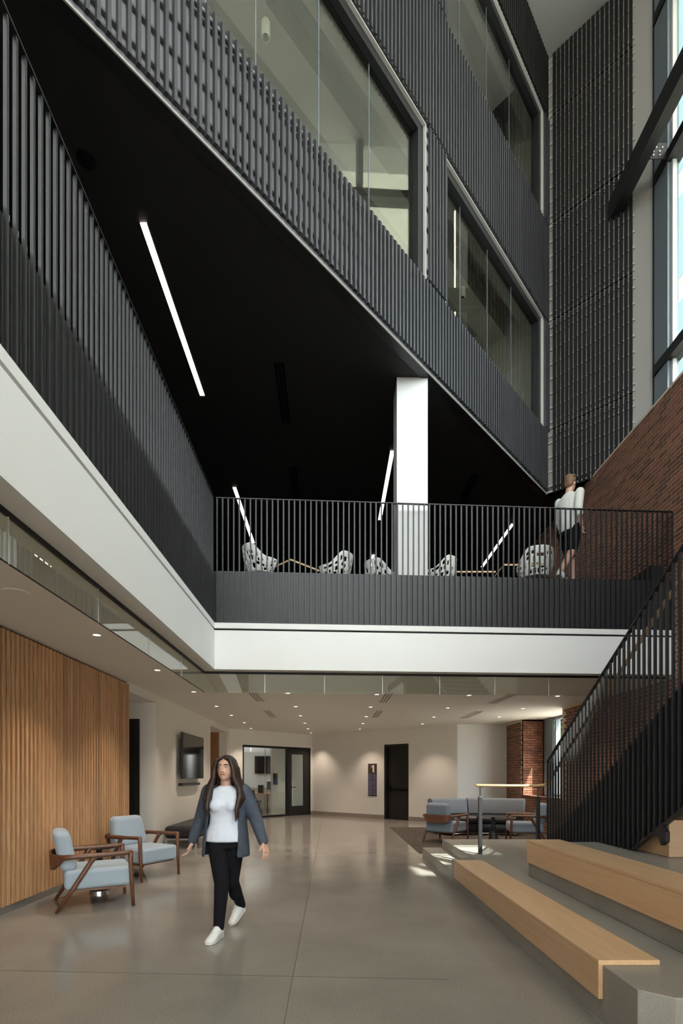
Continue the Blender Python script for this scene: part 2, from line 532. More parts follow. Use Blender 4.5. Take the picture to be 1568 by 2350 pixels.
fl = MB()
fl.prism([(-9, -4.4), (GX - 0.06, -4.4), (GX - 0.06, GY + 0.06), (-9, GY + 0.06)], C + 0.1, FL2)
fl.prism([(-9, GY + 0.06), (GX - 0.06, GY + 0.06), (XB, gy(XB) + 0.06), (XB, 19), (-9, 19)], C + 0.1, FL2)
struct(fl.build('floor_upper', M['blackwall']), 'dark gallery floor slab')

e_f = Vector((-0.9508, -1.0, 0)).normalized()       # along the slatted facade, away from the corner
n_f = Vector((-e_f.y, e_f.x, 0))                    # its outward side, towards the void
ROT_F = math.atan2(e_f.y, e_f.x)
e_e = Vector((n_f.x, n_f.y, 0))                     # along the end wall, from the corner to the right
ROT_E = math.atan2(-e_e.y, -e_e.x)
K = Vector((KX, KY, 0))
def F_at(u, y=0.0, z=0.0): return K + e_f * u + n_f * y + Vector((0, 0, z))
def u_of(px):
    r = (px - CX) / F
    # (KX + e.x u) = r (KY + e.y u)
    return (r * KY - KX) / (e_f.x - r * e_f.y)
def t_of(px):
    r = (px - CX) / F
    return (r * KY - KX) / (e_e.x - r * e_e.y)

UMAX = 14.5
far = F_at(UMAX)
tb = (XB - KX) / e_e.x
eb = K + e_e * tb
bc = MB().prism([(XB, 19), (XB, eb.y), (KX, KY), (far.x, far.y), (-9, far.y), (-9, 19)], ZC, ZC + 0.12)
struct(bc.build('ceiling_gallery', M['blackceil']), 'matt black ceiling over the gallery lounge')
tc_ = MB().prism([(far.x - 1, -4.6), (6.6, -4.6), (6.6, 12), (KX, KY + 1), (far.x - 1, far.y)], TOP, TOP + 0.15)
struct(tc_.build('ceiling_atrium', M['grey']), 'pale grey ceiling high over the atrium')

# gallery back and left walls, left outer wall
struct(MB().box(-9, XB + 0.3, 19, 19.2, FL2, ZC).build('wall_gallery_back', M['blackwall']), 'black back wall of the gallery')
struct(MB().box(-9.2, -9, -4.4, 26, 0, ZC).build('wall_outer_left', M['blackwall']), 'dark outer wall')

# ---------------------------------------------------------------- white slab edge (two sides of the opening)
def fascia(name, label, left):
    root = None
    for k, (z0, z1, inset, m) in enumerate(((C, 3.524, 0, 'white'), (3.555, Z_BAND, 0, 'white'), (3.524, 3.555, 0.03, 'blackwall'))):
        b = MB()
        if left:
            b.prism([(GX - 0.055, -4.4), (GX - inset, -4.4), (GX - inset, GY + inset), (GX - 0.055, GY + 0.055)], z0, z1)
        else:
            b.prism([(GX - inset, GY + inset), (GX - 0.055, GY + 0.055), (XB, gy(XB) + 0.055), (XB, gy(XB) + inset)], z0, z1)
        if k == 0:
            root = struct(b.build(name, M[m]), label)
        else:
            b.build(('top_band', 'shadow_gap')[k - 1], M[m], parent=root)
    return root
fascia('trim_1', 'white slab edge along the left of the opening', True)
fascia('trim_2', 'white slab edge across the far side of the opening', False)

# ---------------------------------------------------------------- brick walls
BL, BH, PJ, PC = 0.193, 0.0575, 0.2027, 0.0677
brick_me = MB().box(-0.03, 0.0, 0, BL, 0, BH).mesh('brick', M['brick'])          # stands proud towards -X... turned where needed
half_me = MB().box(-0.03, 0.0, 0, BL / 2 - 0.005, 0, BH).mesh('brick_half', M['brick'])
wall_r = MB()
wall_r.box(XB, XB + 0.75, -4.4, 11.6, 0, ZC)
wall_r.box(XB, XB + 0.75, 14.0, 19, 0, ZC)
wall_r.box(XB, XB + 0.75, 11.6, 14.0, 0, 0.86)
wall_r.box(XB, XB + 0.75, 11.6, 14.0, C + 0.1, ZC)
wall_right = struct(wall_r.build('wall_right', M['mortar']), 'red brick wall with pale mortar along the stair')
cands = []
nrow = int(ZC / PC)
for k in range(nrow):
    z = k * PC + 0.004
    y = 3.0 + (PJ / 2 if k % 2 else 0)
    while y < 18.6:
        y1 = y + BL
        if not (y1 > 11.58 and y < 14.02 and 0.86 < z < C + 0.05) and not (C - 0.05 < z < FL2 - 0.05 and y > 7.72):
            cands.append((y, z))
        y += PJ
def seen(c):
    y, z = c
    px = CX + XB / y * F; py = CY - (z - H) / y * F
    return px < 1568 and ((z > FL2 + 0.0) or (z < C and 7.6 < y))
vis = sorted([c for c in cands if seen(c) and c[1] > FL2], key=lambda c: c[0])[:300]
vset = set(vis)
for (y, z) in vis:
    inst('brick', brick_me, wall_right, (XB + 0.026, y, z))
st = MB()
for (y, z) in cands:
    if (y, z) not in vset:
        st.box(XB - 0.004, XB + 0.02, y, y + BL, z, z + BH)
tag(st.build('brickwork', M['brick'], parent=wall_right), kind='stuff')
# window recess: far jamb and sill in brick
jamb = struct(MB().box(XB, XB + 0.72, 14.0, 14.06, 0.86, C).build('wall_recess', M['mortar']), 'sunlit brick jamb of the window recess')
me_j = MB().box(0, BL, -0.004, 0.02, 0, BH).mesh('brick_jamb', M['brick'])
me_j2 = MB().box(0, BL / 2 - 0.006, -0.004, 0.02, 0, BH).mesh('brick_jamb_half', M['brick'])
for k in range(int((C - 0.9) / PC)):
    z = 0.895 + k * PC
    if k % 2 == 0:
        for j in range(3): inst('brick', me_j, jamb, (XB + 0.005 + j * PJ, 14.0, z))
    else:
        inst('brick', me_j2, jamb, (XB + 0.005, 14.0, z))
        for j in range(2): inst('brick', me_j, jamb, (XB + 0.005 + PJ * (j + 0.5), 14.0, z))
        inst('brick', me_j2, jamb, (XB + 0.005 + PJ * 2.5, 14.0, z))
sill = struct(MB().box(XB, XB + 0.72, 11.6, 14.0, 0.86, 0.875).build('trim_3', M['mortar']), 'brick window sill in the recess')
me_s = MB().box(-0.02, 0.095, 0, BH, 0, 0.05).mesh('brick_sill', M['brick'])
for k in range(35): inst('brick', me_s, sill, (XB, 11.61 + k * 0.0683, 0.862))

def framed_window(name, label, y0, y1, z0, z1, ys, zs, xg, fw=0.06, depth=0.16, fm='framegrey', posts=()):
    """window in a wall that faces -X: frame bars and separate panes"""
    fr = MB()
    fr.box(xg - depth / 2, xg + depth / 2, y0, y0 + fw, z0, z1); fr.box(xg - depth / 2, xg + depth / 2, y1 - fw, y1, z0, z1)
    fr.box(xg - depth / 2, xg + depth / 2, y0 + fw, y1 - fw, z0, z0 + fw); fr.box(xg - depth / 2, xg + depth / 2, y0 + fw, y1 - fw, z1 - fw, z1)
    root = struct(fr.build(name, M[fm]), label)
    yy = [y0 + fw / 2] + list(ys) + [y1 - fw / 2]; zz = [z0 + fw / 2] + list(zs) + [z1 - fw / 2]
    for y in ys: MB().box(xg - depth / 2, xg + depth / 2, y - fw / 2, y + fw / 2, z0 + fw, z1 - fw).build('mullion', M[fm], parent=root)
    for z in zs: MB().box(xg - depth / 2 + 0.01, xg + depth / 2 - 0.01, y0 + fw, y1 - fw, z - fw / 2, z + fw / 2).build('transom', M[fm], parent=root)
    for i in range(len(yy) - 1):
        for j in range(len(zz) - 1):
            MB().box(xg - 0.004, xg + 0.004, yy[i] + fw / 2, yy[i + 1] - fw / 2, zz[j] + fw / 2, zz[j + 1] - fw / 2).build('pane', M['g_clear'], parent=root)
    return root
w1 = framed_window('window_1', 'grey-framed window in the brick recess beside the sofa', 11.6, 14.0, 0.88, C, (13.35,), (), XB + 0.66, 0.07, 0.12)
MB().box(XB + 0.55, XB + 0.6, 13.42, 13.94, 0.9, C - 0.01).build('jamb_panel', M['framegrey'], parent=w1)
MB().box(XB + 0.54, XB + 0.62, 13.93, 14.0, 0.9, C - 0.01).build('jamb_seal', M['fdark'], parent=w1)

# ---------------------------------------------------------------- tall window wall above the brick
led = MB().box(XB + 0.02, XW + 0.3, -4.4, eb.y + 0.1, ZC - 0.02, ZC + 0.03)
struct(led.build('trim_4', M['grey']), 'ledge on top of the brick wall under the tall windows')
tw = MB().box(XW - 0.02, XW + 0.22, -4.4, 9.5, ZC + 0.03, ZC + 0.15)
w2 = struct(tw.build('window_2', M['framegrey']), 'tall atrium window wall with dark blue-grey framing')
posts_y = [9.31] + [9.31 - 2.05 * k for k in range(1, 7)]
for i, y in enumerate(posts_y):
    hw = 0.19 if i == 0 else 0.06
    MB().box(XW, XW + 0.20, y - hw, y + hw, ZC + 0.15, TOP).build('post', M['framegrey'], parent=w2)
    MB().box(XW + 0.06, XW + 0.13, y - hw - 0.05, y - hw, ZC + 0.15, TOP).build('glazing_bead', M['alu'], parent=w2)
MB().box(XW - 0.01, XW + 0.06, 9.5, 9.53, ZC + 0.03, TOP).build('edge_seal', M['fdark'], parent=w2)
tz = [8.88, 12.40, 15.35]
for z in tz:
    MB().box(XW - 0.03, XW + 0.22, -4.4, 9.5, z - 0.09, z + 0.09).build('transom', M['fdark'], parent=w2)
zz = [ZC + 0.15] + tz + [TOP]
for i in range(len(posts_y) - 1):
    for j in range(len(zz) - 1):
        MB().box(XW + 0.095, XW + 0.103, posts_y[i + 1] + 0.06, posts_y[i] - (0.19 if i == 0 else 0.06), zz[j] + (0.09 if j else 0), zz[j + 1] - 0.09 * (j < 3)).build('pane', M['g_tall'], parent=w2)
# glazed front behind the camera
ZR = 6.9
struct(MB().box(-9, XW + 0.3, -4.6, -4.4, 3.1, ZR).build('wall_entrance', M['white']), 'white wall over the entrance doors')
w8 = struct(MB().box(-9, XW + 0.3, -4.6, -4.4, -0.1, 0.08).build('window_8', M['fdark']), 'glazed entrance front')
for k in range(10):
    MB().box(-9 + 1.66 * k - 0.03, -9 + 1.66 * k + 0.03, -4.58, -4.42, 0.08, 3.1).build('mullion', M['fdark'], parent=w8)
    if k < 9: MB().box(-9 + 1.66 * k + 0.03, -9 + 1.66 * (k + 1) - 0.03, -4.504, -4.496, 0.08, 3.1).build('pane', M['g_clear'], parent=w8)
w3 = struct(MB().box(-9, XW + 0.3, -4.6, -4.4, ZR, ZR + 0.1).build('window_3', M['fdark']), 'glazing above the entrance wall')
xs = [-9 + 1.66 * k for k in range(10)]
zs3 = [ZR + 0.05, 10.0, 13.3, TOP]
for x in xs: MB().box(x - 0.03, x + 0.03, -4.58, -4.42, ZR + 0.1, TOP).build('mullion', M['fdark'], parent=w3)
for z in zs3[1:-1]: MB().box(-9, XW + 0.3, -4.57, -4.43, z - 0.05, z + 0.05).build('transom', M['fdark'], parent=w3)
for i in range(len(xs) - 1):
    for j in range(len(zs3) - 1):
        MB().box(xs[i] + 0.03, xs[i + 1] - 0.03, -4.504, -4.496, zs3[j] + 0.05, zs3[j + 1] - 0.05).build('pane', M['g_clear'], parent=w3)

# ---------------------------------------------------------------- slatted upper facade
SP = 0.084
uA0, uA1 = u_of(974), 10.4
uB0, uB1 = u_of(1243), u_of(1018)
uC0, uC1 = u_of(1243), u_of(1016)
def slat_mesh(z0, z1, m='slat'):
    # a blade with a slanted cut at the top
    w, d0, d1 = (0.030, 0.038, 0.080) if m == 'slat' else (0.050, 0.030, 0.070)  # dark slats are drawn wider to take in their own shadow
    vs = [(0, d0, z0), (w, d0, z0), (w, d1, z0), (0, d1, z0), (0, d0, z1), (w, d0, z1), (w, d1, z1 - 0.045), (0, d1, z1 - 0.045)]
    return MB().hexa([Vector(v) for v in vs]).mesh('slat', M[m])
slat_cache = {}
def put_slats(root, u0, u1, z0, z1, m='slat', sp=SP):
    key = (round(z0, 3), round(z1, 3), m)
    if key not in slat_cache: slat_cache[key] = slat_mesh(z0, z1, m)
    n = int((u1 - u0 - 0.03) / sp)
    off = (u1 - u0 - n * sp) / 2
    for k in range(n + 1):
        u = u0 + off + k * sp - 0.018
        if u < u0 - 0.001 or u + 0.036 > u1 + 0.02: continue
        inst('slat', slat_cache[key], root, (u, 0, 0))
def put_rails(root, u0, u1, z0, z1):
    z = z0 + 0.05
    first = True
    while z < z1 - 0.03:
        MB().box(u0, u1, 0.002, 0.029 if u0 < -0.1 else 0.037, z, z + (0.034 if u0 < -0.1 else 0.022)).build('rail', M['cliplight'] if u0 < -0.1 else M['railclip'], parent=root)
        z += 0.305 if not first else 0.12
        first = False
    MB().box(u0, u1, 0.002, 0.029 if u0 < -0.1 else 0.037, z1 - 0.10, z1 - 0.08).build('rail', M['cliplight'] if u0 < -0.1 else M['railclip'], parent=root)

def backing(name, label, rects, m='slatback', rot=ROT_F):
    b = MB()
    for (u0, u1, z0, z1) in rects: b.box(u0, u1, -0.12, 0.0, z0, z1)
    return struct(b.build(name, M[m], loc=K, rz=rot), label)
low = backing('wall_facade_lower', 'charcoal slatted upper wall around the lower row of windows',
              [(0, UMAX, ZC, SILL1), (0, uB0, SILL1, HEAD1), (uB1, uA0, SILL1, HEAD1), (uA1, UMAX, SILL1, HEAD1)])
put_slats(low, 0.05, 11.0, ZC + 0.01, SILL1)
put_rails(low, 0.0, 11.0, ZC + 0.02, SILL1)
put_slats(low, uB1, uA0, SILL1 + 0.012, HEAD1)
put_rails(low, uB1, uA0, SILL1, HEAD1)
put_slats(low, 0.02, uB0 - 0.02, SILL1 + 0.012, HEAD1)
MB().box(0.0, UMAX, 0.0, 0.014, ZC - 0.012, ZC + 0.012).build('edge_trim', M['cliplight'], parent=low)
MB().box(0.0, UMAX, -0.12, -0.002, ZC - 0.012, ZC - 0.001).build('dark_edge', M['blackmetal'], parent=low)
upp = backing('wall_facade_upper', 'charcoal slatted upper wall around the upper window',
              [(0, UMAX, HEAD1, SILL2), (0, uC0, SILL2, HEAD2), (uC1, UMAX, SILL2, HEAD2), (0, UMAX, HEAD2, TOP)])
put_slats(upp, 0.05, 8.6, HEAD1 + 0.012, SILL2)
put_rails(upp, 0.0, 8.6, HEAD1, SILL2)
put_slats(upp, uC1, 6.0, SILL2 + 0.012, HEAD2)
put_slats(upp, 0.02, uC0 - 0.02, SILL2 + 0.012, HEAD2)
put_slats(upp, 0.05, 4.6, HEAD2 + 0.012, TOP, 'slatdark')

def facade_window(name, label, u0, u1, z0, z1, joints):
    """recessed fixed window: bright lining, black frame, butt-jointed panes"""
    b = MB()
    t = 0.015
    for (a0, a1, c0, c1) in ((u0, u1, z1 - t, z1), (u0, u0 + t, z0, z1 - t), (u1 - t, u1, z0, z1 - t)):
        b.box(a0, a1, -0.01, 0.036, c0, c1)
    root = struct(b.build(name, M['alu'], loc=K, rz=ROT_F), label)
    fr = MB(); w = 0.13
    a0, a1, c0, c1 = u0 + t, u1 - t, z0, z1 - t
    fr.box(a0, a0 + w, -0.16, -0.01, c0, c1); fr.box(a1 - w, a1, -0.16, -0.01, c0, c1)
    fr.box(a0 + w, a1 - w, -0.16, -0.01, c1 - w, c1); fr.box(a0 + w, a1 - w, -0.16, -0.01, c0, c0 + 0.06)
    fr.build('frame', M['fdark'], parent=root)
    us = [a0 + w] + [j for j in joints if a0 + w < j < a1 - w] + [a1 - w]
    for i in range(len(us) - 1):
        MB().box(us[i] + 0.004, us[i + 1] - 0.004, -0.105, -0.095, c0 + 0.06, c1 - w).build('pane', M['g_facade'], parent=root)
        if i: MB().box(us[i] - 0.004, us[i] + 0.004, -0.107, -0.093, c0 + 0.06, c1 - w).build('silicone_joint', M['framegrey'], parent=root)
    # clip brackets along the bright head
    return root
facade_window('window_4', 'wide window with bright lining reflecting the sky, above the white column', uA0, uA1, SILL1, HEAD1, [u_of(860), u_of(745), u_of(600), 8.3])
facade_window('window_5', 'dim window low in the slatted wall, next to the corner', uB0, uB1, SILL1, HEAD1, [u_of(1184), u_of(1130), u_of(1068)])
facade_window('window_6', 'dim window high in the slatted wall, under the atrium ceiling', uC0, uC1, SILL2, HEAD2, [u_of(1180), u_of(1128), u_of(1066)])

# rooms behind those windows
def back_room(name, label, zf, zc_, depth):
    b = MB()
    b.box(0.0, UMAX, -depth - 0.1, -depth, zf, zc_)
    b.box(-0.1, 0.0, -depth, -0.13, zf, zc_)
    b.box(0.0, UMAX, -depth, -0.13, zf - 0.1, zf)
    r = struct(b.build(name, M['intwall'], loc=K, rz=ROT_F), label)
    MB().box(-0.1, UMAX, -depth - 0.1, -0.13, zc_, zc_ + 0.1).build('slab_soffit', M['concreteint'], parent=r)
    for y in (-1.15, -3.1):
        MB().box(0.0, UMAX, y - 0.22, y + 0.22, zc_ - 0.42, zc_).build('beam', M['intwall'], parent=r)
    MB().box(0.0, UMAX, -0.40, -0.13, HEAD1 - 0.0 if zf < 12 else HEAD2, zc_).build('bulkhead', M['intwall'], parent=r)
    return r
r3 = back_room('wall_room_lower', 'beige room behind the lower windows', FL2 + 4.0, 11.75, 4.6)
r4 = back_room('wall_room_upper', 'beige room behind the upper window', 12.75, 16.1, 4.6)

# ---------------------------------------------------------------- end wall (slatted, pale backing)
T1, T2 = t_of(1458), t_of(1503)
endw = struct(MB().box(-T2, 0.0, -0.15, 0.0, ZC, TOP).build('wall_end', M['endback'], loc=K, rz=ROT_E), 'tall end wall with black slats on grey, beside the atrium windows')
for (z0, z1) in ((ZC - 0.05, SILL1), (SILL1 + 0.012, HEAD1), (HEAD1 + 0.012, SILL2), (SILL2 + 0.012, HEAD2), (HEAD2 + 0.012, TOP)):
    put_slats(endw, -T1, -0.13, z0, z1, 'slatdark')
    put_rails(endw, -T1, 0.0, z0, z1)

# ---------------------------------------------------------------- left side, ground floor
XL = -3.35
tb_ = MB().box(XL - 0.16, XL - 0.05, -4.4, 8.46, 0.02, C)
wl_ = struct(tb_.build('wall_left', mat('slat_backing', (0.20, 0.10, 0.045), 0.8)), 'wall clad in vertical larch slats')
sl_me = MB().box(-0.05, -0.012, -0.02, 0.02, 0.085, C - 0.035).mesh('slat', M['larch'])
y = 8.44
while y > 0.6:
    inst('slat', sl_me, wl_, (XL + 0.012, y, 0))
    y -= 0.08
bb = MB().box(XL - 0.05, XL - 0.03, -4.4, 8.46, 0, 0.085)
struct(bb.build('baseboard_left', M['steel']), 'brushed metal base under the larch slats')
lw = MB()
lw.box(XL - 0.25, XL, 9.74, 14.07, 0, C)
lw.box(XL - 0.25, XL, 16.27, 16.67, 0, C)
lw.box(XL - 0.25, XL, 8.46, 9.74, 2.81, C)
lw.box(XL - 0.25, XL, 14.07, 16.27, 2.80, C)
struct(lw.build('wall_left_white', M['wall']), 'white painted wall with the large screen')
al = MB()
al.box(-6.0, XL - 0.25, 9.74, 9.9, 0, C)
al.box(-6.0, XL - 0.16, 8.3, 8.46, 0, C)
al.box(-6.1, -6.0, 8.3, 9.9, 0, C)
struct(al.build('wall_alcove', M['wall']), 'white alcove walls beyond the larch wall')
struct(MB().box(-6.0, XL - 0.25, 8.46, 9.74, 2.81, 2.85).build('ceiling_alcove', M['ceil']), 'lowered alcove ceiling')
# black door in the alcove
dx1 = (321 - CX) / F * 9.74
d1 = struct(MB().box(dx1 - 1.06, dx1, 9.70, 9.745, 0, 2.5).build('door_1', M['doorblack']), 'black door in the alcove beside the larch wall')
MB().box(dx1 - 0.98, dx1 - 0.07, 9.685, 9.70, 0.02, 2.43).build('door_leaf', M['doorblack'], parent=d1)
MB().tube([(dx1 - 0.92, 9.68, 1.02), (dx1 - 0.92, 9.62, 1.02), (dx1 - 0.80, 9.62, 1.02)], 0.011).build('handle', M['steel'], parent=d1)
# opening with oak wall inside
ok = MB()
ok.box(-6.2, XL - 0.25, 16.27, 16.4, 0, C)
struct(ok.build('wall_corridor', M['oak']), 'oak panelled wall inside the side opening')
cw = MB(); cw.box(-6.3, -6.2, 13.8, 16.4, 0, C); cw.box(-6.2, XL - 0.25, 13.9, 14.07, 0, C)
struct(cw.build('wall_corridor_side', M['wall']), 'white corridor side wall')
struct(MB().box(-6.2, XL - 0.25, 14.07, 16.27, 2.80, 2.84).build('ceiling_corridor', M['ceil']), 'corridor ceiling')

# ---------------------------------------------------------------- back of the lobby
A0, B0, D0 = Vector((XL, 16.67, 0)), Vector((-0.76, 19.1, 0)), Vector((3.71, 15.3, 0))
def on_line(px, P, Q):
    r = (px - CX) / F; d = Q - P
    t = (r * P.y - P.x) / (d.x - r * d.y)
    return t * d.length
LAB, LBD = (B0 - A0).length, (D0 - B0).length
ROT_AB = math.atan2((B0 - A0).y, (B0 - A0).x); ROT_BD = math.atan2((D0 - B0).y, (D0 - B0).x)
g0, g1, gd = on_line(557, A0, B0), on_line(713, A0, B0), on_line(662, A0, B0)
ZG = 2.46
b = MB()
b.box(0, g0, 0, 0.15, 0, C); b.box(g1, LAB + 0.06, 0, 0.15, 0, C); b.box(g0, g1, 0, 0.15, ZG, C)
struct(b.build('wall_back_left', M['wall'], loc=A0, rz=ROT_AB), 'white wall around the glazed meeting room front')
w7 = MB()
w7.box(g0, g1, 0.0, 0.13, ZG - 0.07, ZG); w7.box(g0, g0 + 0.05, 0.0, 0.13, 0, ZG - 0.07)
w7.box(g0 + 0.05, gd, 0.0, 0.13, 0, 0.06); w7.box(gd - 0.04, gd + 0.05, 0.0, 0.13, 0.06, ZG - 0.07)
w7 = struct(w7.build('window_7', M['fdark'], loc=A0, rz=ROT_AB), 'black-framed glass front of the meeting room')
gm = on_line(611, A0, B0)
MB().box(g0 + 0.05, gm - 0.006, 0.06, 0.068, 0.06, ZG - 0.07).build('pane', M['g_clear'], parent=w7)
MB().box(gm + 0.006, gd - 0.04, 0.06, 0.068, 0.06, ZG - 0.07).build('pane', M['g_clear'], parent=w7)
MB().box(gm - 0.006, gm + 0.006, 0.055, 0.073, 0.06, ZG - 0.07).build('glass_joint', M['alu'], parent=w7)
d2 = MB()
d2.box(gd + 0.05, g1 - 0.05, 0.02, 0.07, 0.0, 0.34); d2.box(gd + 0.05, g1 - 0.05, 0.02, 0.07, ZG - 0.26, ZG - 0.07)
d2.box(gd + 0.05, gd + 0.17, 0.02, 0.07, 0.34, ZG - 0.26); d2.box(g1 - 0.31, g1 - 0.05, 0.02, 0.07, 0.34, ZG - 0.26)
d2 = struct(d2.build('door_2', M['doorblack'], loc=A0, rz=ROT_AB), 'black-framed glass door of the meeting room')
MB().box(gd + 0.17, g1 - 0.31, 0.04, 0.048, 0.34, ZG - 0.26).build('pane', M['g_clear'], parent=d2)
MB().box(g1 - 0.05, g1, 0.0, 0.13, 0, ZG - 0.07).build('jamb', M['doorblack'], parent=d2)
MB().tube([(gd + 0.13, 0.02, 1.02), (gd + 0.13, -0.04, 1.02), (gd + 0.30, -0.04, 1.02)], 0.012).build('handle', M['blackmetal'], parent=d2)
# meeting room shell
mr = MB()
mr.box(-8, -1.2, 23.0, 23.1, 0, C); mr.box(-8.1, -8, 16.6, 23.0, 0, C)
struct(mr.build('wall_meeting_room', M['white']), 'bright white walls of the meeting room')
sw = MB(); gs = on_line(648, A0, B0)
sw.box(gs + 0.12, LAB + 0.4, 0.75, 0.85, 0, C)
struct(sw.build('wall_meeting_side', M['wall'], loc=A0, rz=ROT_AB), 'beige wall seen through the glass door')
# right-hand back wall with black exit door
q0, q1 = on_line(882, B0, D0), on_line(938, B0, D0)
b = MB()
b.box(0, q0, 0, 0.2, 0, C); b.box(q1, LBD, 0, 0.2, 0, C); b.box(q0, q1, 0, 0.2, 2.46, C)
struct(b.build('wall_back_right', M['wall'], loc=B0, rz=ROT_BD), 'warm white back wall with the level sign')
d3 = MB(); d3.box(q0, q0 + 0.07, 0.0, 0.18, 0, 2.46); d3.box(q1 - 0.05, q1, 0.0, 0.18, 0, 2.46); d3.box(q0 + 0.07, q1 - 0.05, 0.0, 0.18, 2.38, 2.46)
d3 = struct(d3.build('door_3', M['doorblack'], loc=B0, rz=ROT_BD), 'black exit door with push bar beside the level sign')
MB().box(q0 + 0.07, q1 - 0.05, 0.10, 0.15, 0.0, 2.38).build('door_leaf', M['doorblack'], parent=d3)
MB().box(q0 + 0.16, q1 - 0.08, 0.03, 0.065, 0.93, 0.99).build('push_bar', M['blackgloss'], parent=d3)
MB().box(q0 + 0.14, q0 + 0.22, 0.02, 0.10, 0.90, 1.12).build('latch_case', M['blackgloss'], parent=d3)
struct(MB().box(D0.x, XB, D0.y - 0.0, D0.y + 0.2, 0, C).build('wall_back_white', M['white']), 'white wall behind the curved sofa')
# baseboards
for (nm, P, r, segs) in (('baseboard_back_left', A0, ROT_AB, ((0, g0), (g1, LAB))), ('baseboard_back_right', B0, ROT_BD, ((0, q0), (q1, LBD)))):
    b = MB()
    for (u0, u1) in segs: b.box(u0 + 0.002, u1 - 0.002, -0.014, -0.001, 0, 0.13)
    struct(b.build(nm, M['base'], loc=P, rz=r), 'taupe baseboard')
struct(MB().box(XL + 0.001, XL + 0.012, 9.75, 14.06, 0, 0.10).build('baseboard_left_white', M['wall']), 'painted baseboard')
struct(MB().box(D0.x + 0.02, XB, D0.y - 0.014, D0.y - 0.001, 0, 0.13).build('baseboard_back_white', M['base']), 'taupe baseboard behind the sofa')

# ---------------------------------------------------------------- concrete steps
PL = 0.335
cs = MB()
cs.prism([(1.55, 6.70), (1.55, 2.614), (1.675, 2.512), (XB - 0.02, 2.512), (XB - 0.02, 8.83), (1.88, 8.83), (1.88, 6.70)], 0, PL)
steps = cs.build('concrete_steps', M['steps'], bevel=0.006)
tag(steps, 'stepped grey concrete seating platform beside the stair', 'steps')
MB().box(1.55, 1.88, 6.702, 8.88, 0, 0.186).build('low_step', M['steps'], parent=steps, bevel=0.006)
tier = MB().prism([(2.14, 5.62), (2.14, 2.75), (2.26, 2.65), (XB - 0.02, 2.65), (XB - 0.02, 5.62)], PL, 0.70).build('concrete_tier', M['steps'], bevel=0.006)
tag(tier, 'upper concrete tier of the seating steps, reaching under the stair', 'steps')
MB().box(1.535, 1.55, 2.62, 8.86, 0.0, 0.004).build('joint_strip', mat('sealant', (0.32, 0.29, 0.25), 0.7), parent=steps)
# ---------------------------------------------------------------- gallery guards
BARW = 0.020
def guard(name, label, origin, rz, length, pitch, bright_spots=False):
    root = empty(name, (origin[0], origin[1], Z_BAND), rz)
    tag(root, label, 'guard rail', 'black bar guards around the gallery opening')
    h = Z_RAIL - Z_BAND
    bar = MB().box(-BARW / 2, BARW / 2, 0.006, 0.006 + BARW, 0.012, h - 0.012).mesh('bar', M['blackmetal'])
    n = int(length / pitch)
    for k in range(n + 1):
        inst('bar', bar, root, (length - 0.03 - k * pitch if bright_spots else 0.012 + k * pitch, 0, 0))
    MB().box(0, length, 0.0, 0.036, h - 0.012, h).build('top_rail', M['blackmetal'], parent=root)
    MB().box(0, length, 0.0, 0.036, 0.0, 0.012).build('bottom_rail', M['blackmetal'], parent=root)
    MB().box(0, length, 0.040, 0.052, 0.0, FL2 - Z_BAND).build('fascia_sheet', M['panel'], parent=root)
    if bright_spots:
        cm = MB().box(-0.012, 0.012, 0.030, 0.04, FL2 - Z_BAND + 0.002, FL2 - Z_BAND + 0.035).mesh('clip', M['alu'])  # pale blocks stand in for bright spots of light between the bars
        for k in range(n):
            if 22 < k < 62: inst('clip', cm, root, (length - 0.03 - (k + 0.5) * pitch, 0.0, 0))
    return root
# far guard: local x to the right along the opening, local y away from the void
ang = math.atan(GM)
guard('balcony_guard', 'black guard of upright bars in front of the white column', (GX + 0.02, GY + 0.005), ang, math.hypot(GEND - 0.04, GM * GEND), 0.0797)
# left guard: local x into the depth, local y away from the void (to -X)
guard('balcony_guard', 'long black guard of upright bars above the larch wall', (GX - 0.005, GY - 9.5), PI / 2, 9.5, 0.0805, bright_spots=True)

# ---------------------------------------------------------------- hanging glass smoke baffles
GBZ = 2.655
def baffle(label, origin, rz, joints):
    root = empty('glass_baffle', (origin[0], origin[1], GBZ - 0.003), rz)
    tag(root, label, 'glass baffle', 'glass baffles under the opening edge')
    for i in range(len(joints) - 1):
        MB().box(joints[i] + 0.004, joints[i + 1] - 0.004, -0.005, 0.005, 0.006, C - GBZ - 0.03).build('pane', M['g_baffle'], parent=root)
        MB().box(joints[i] + 0.004, joints[i + 1] - 0.004, -0.005, 0.005, 0.0, 0.006).build('pane_edge', M['fdark'] if rz < -1 else M['g_baffle'], parent=root)
        if i: MB().box(joints[i] - 0.004, joints[i] + 0.004, -0.006, 0.006, 0.0, C - GBZ - 0.03).build('joint', M['alu'], parent=root)
    MB().box(joints[0], joints[-1], -0.012, 0.012, C - GBZ - 0.03, C - GBZ).build('channel', M['fdark'], parent=root)
    return root
BX, BY = -1.89, 7.57
baffle('run of greenish glass panes hanging from the ceiling before the larch wall', (BX, BY), -PI / 2, [0.0] + [1.145 * k for k in range(1, 10)])
baffle('run of greenish glass panes hanging below the far white slab edge', (BX, BY), ang, [0.0, 0.885, 1.77, 2.64, 3.51, 4.36, 5.2, 6.05, 7.05])

# ---------------------------------------------------------------- white column
p0 = at_z(911, 866, ZC)
cw_ = (982 - 911) / F * p0.y
struct(MB().box(p0.x, p0.x + cw_, p0.y, p0.y + 0.42, FL2, ZC).build('column', M['white']), 'white square column on the gallery')

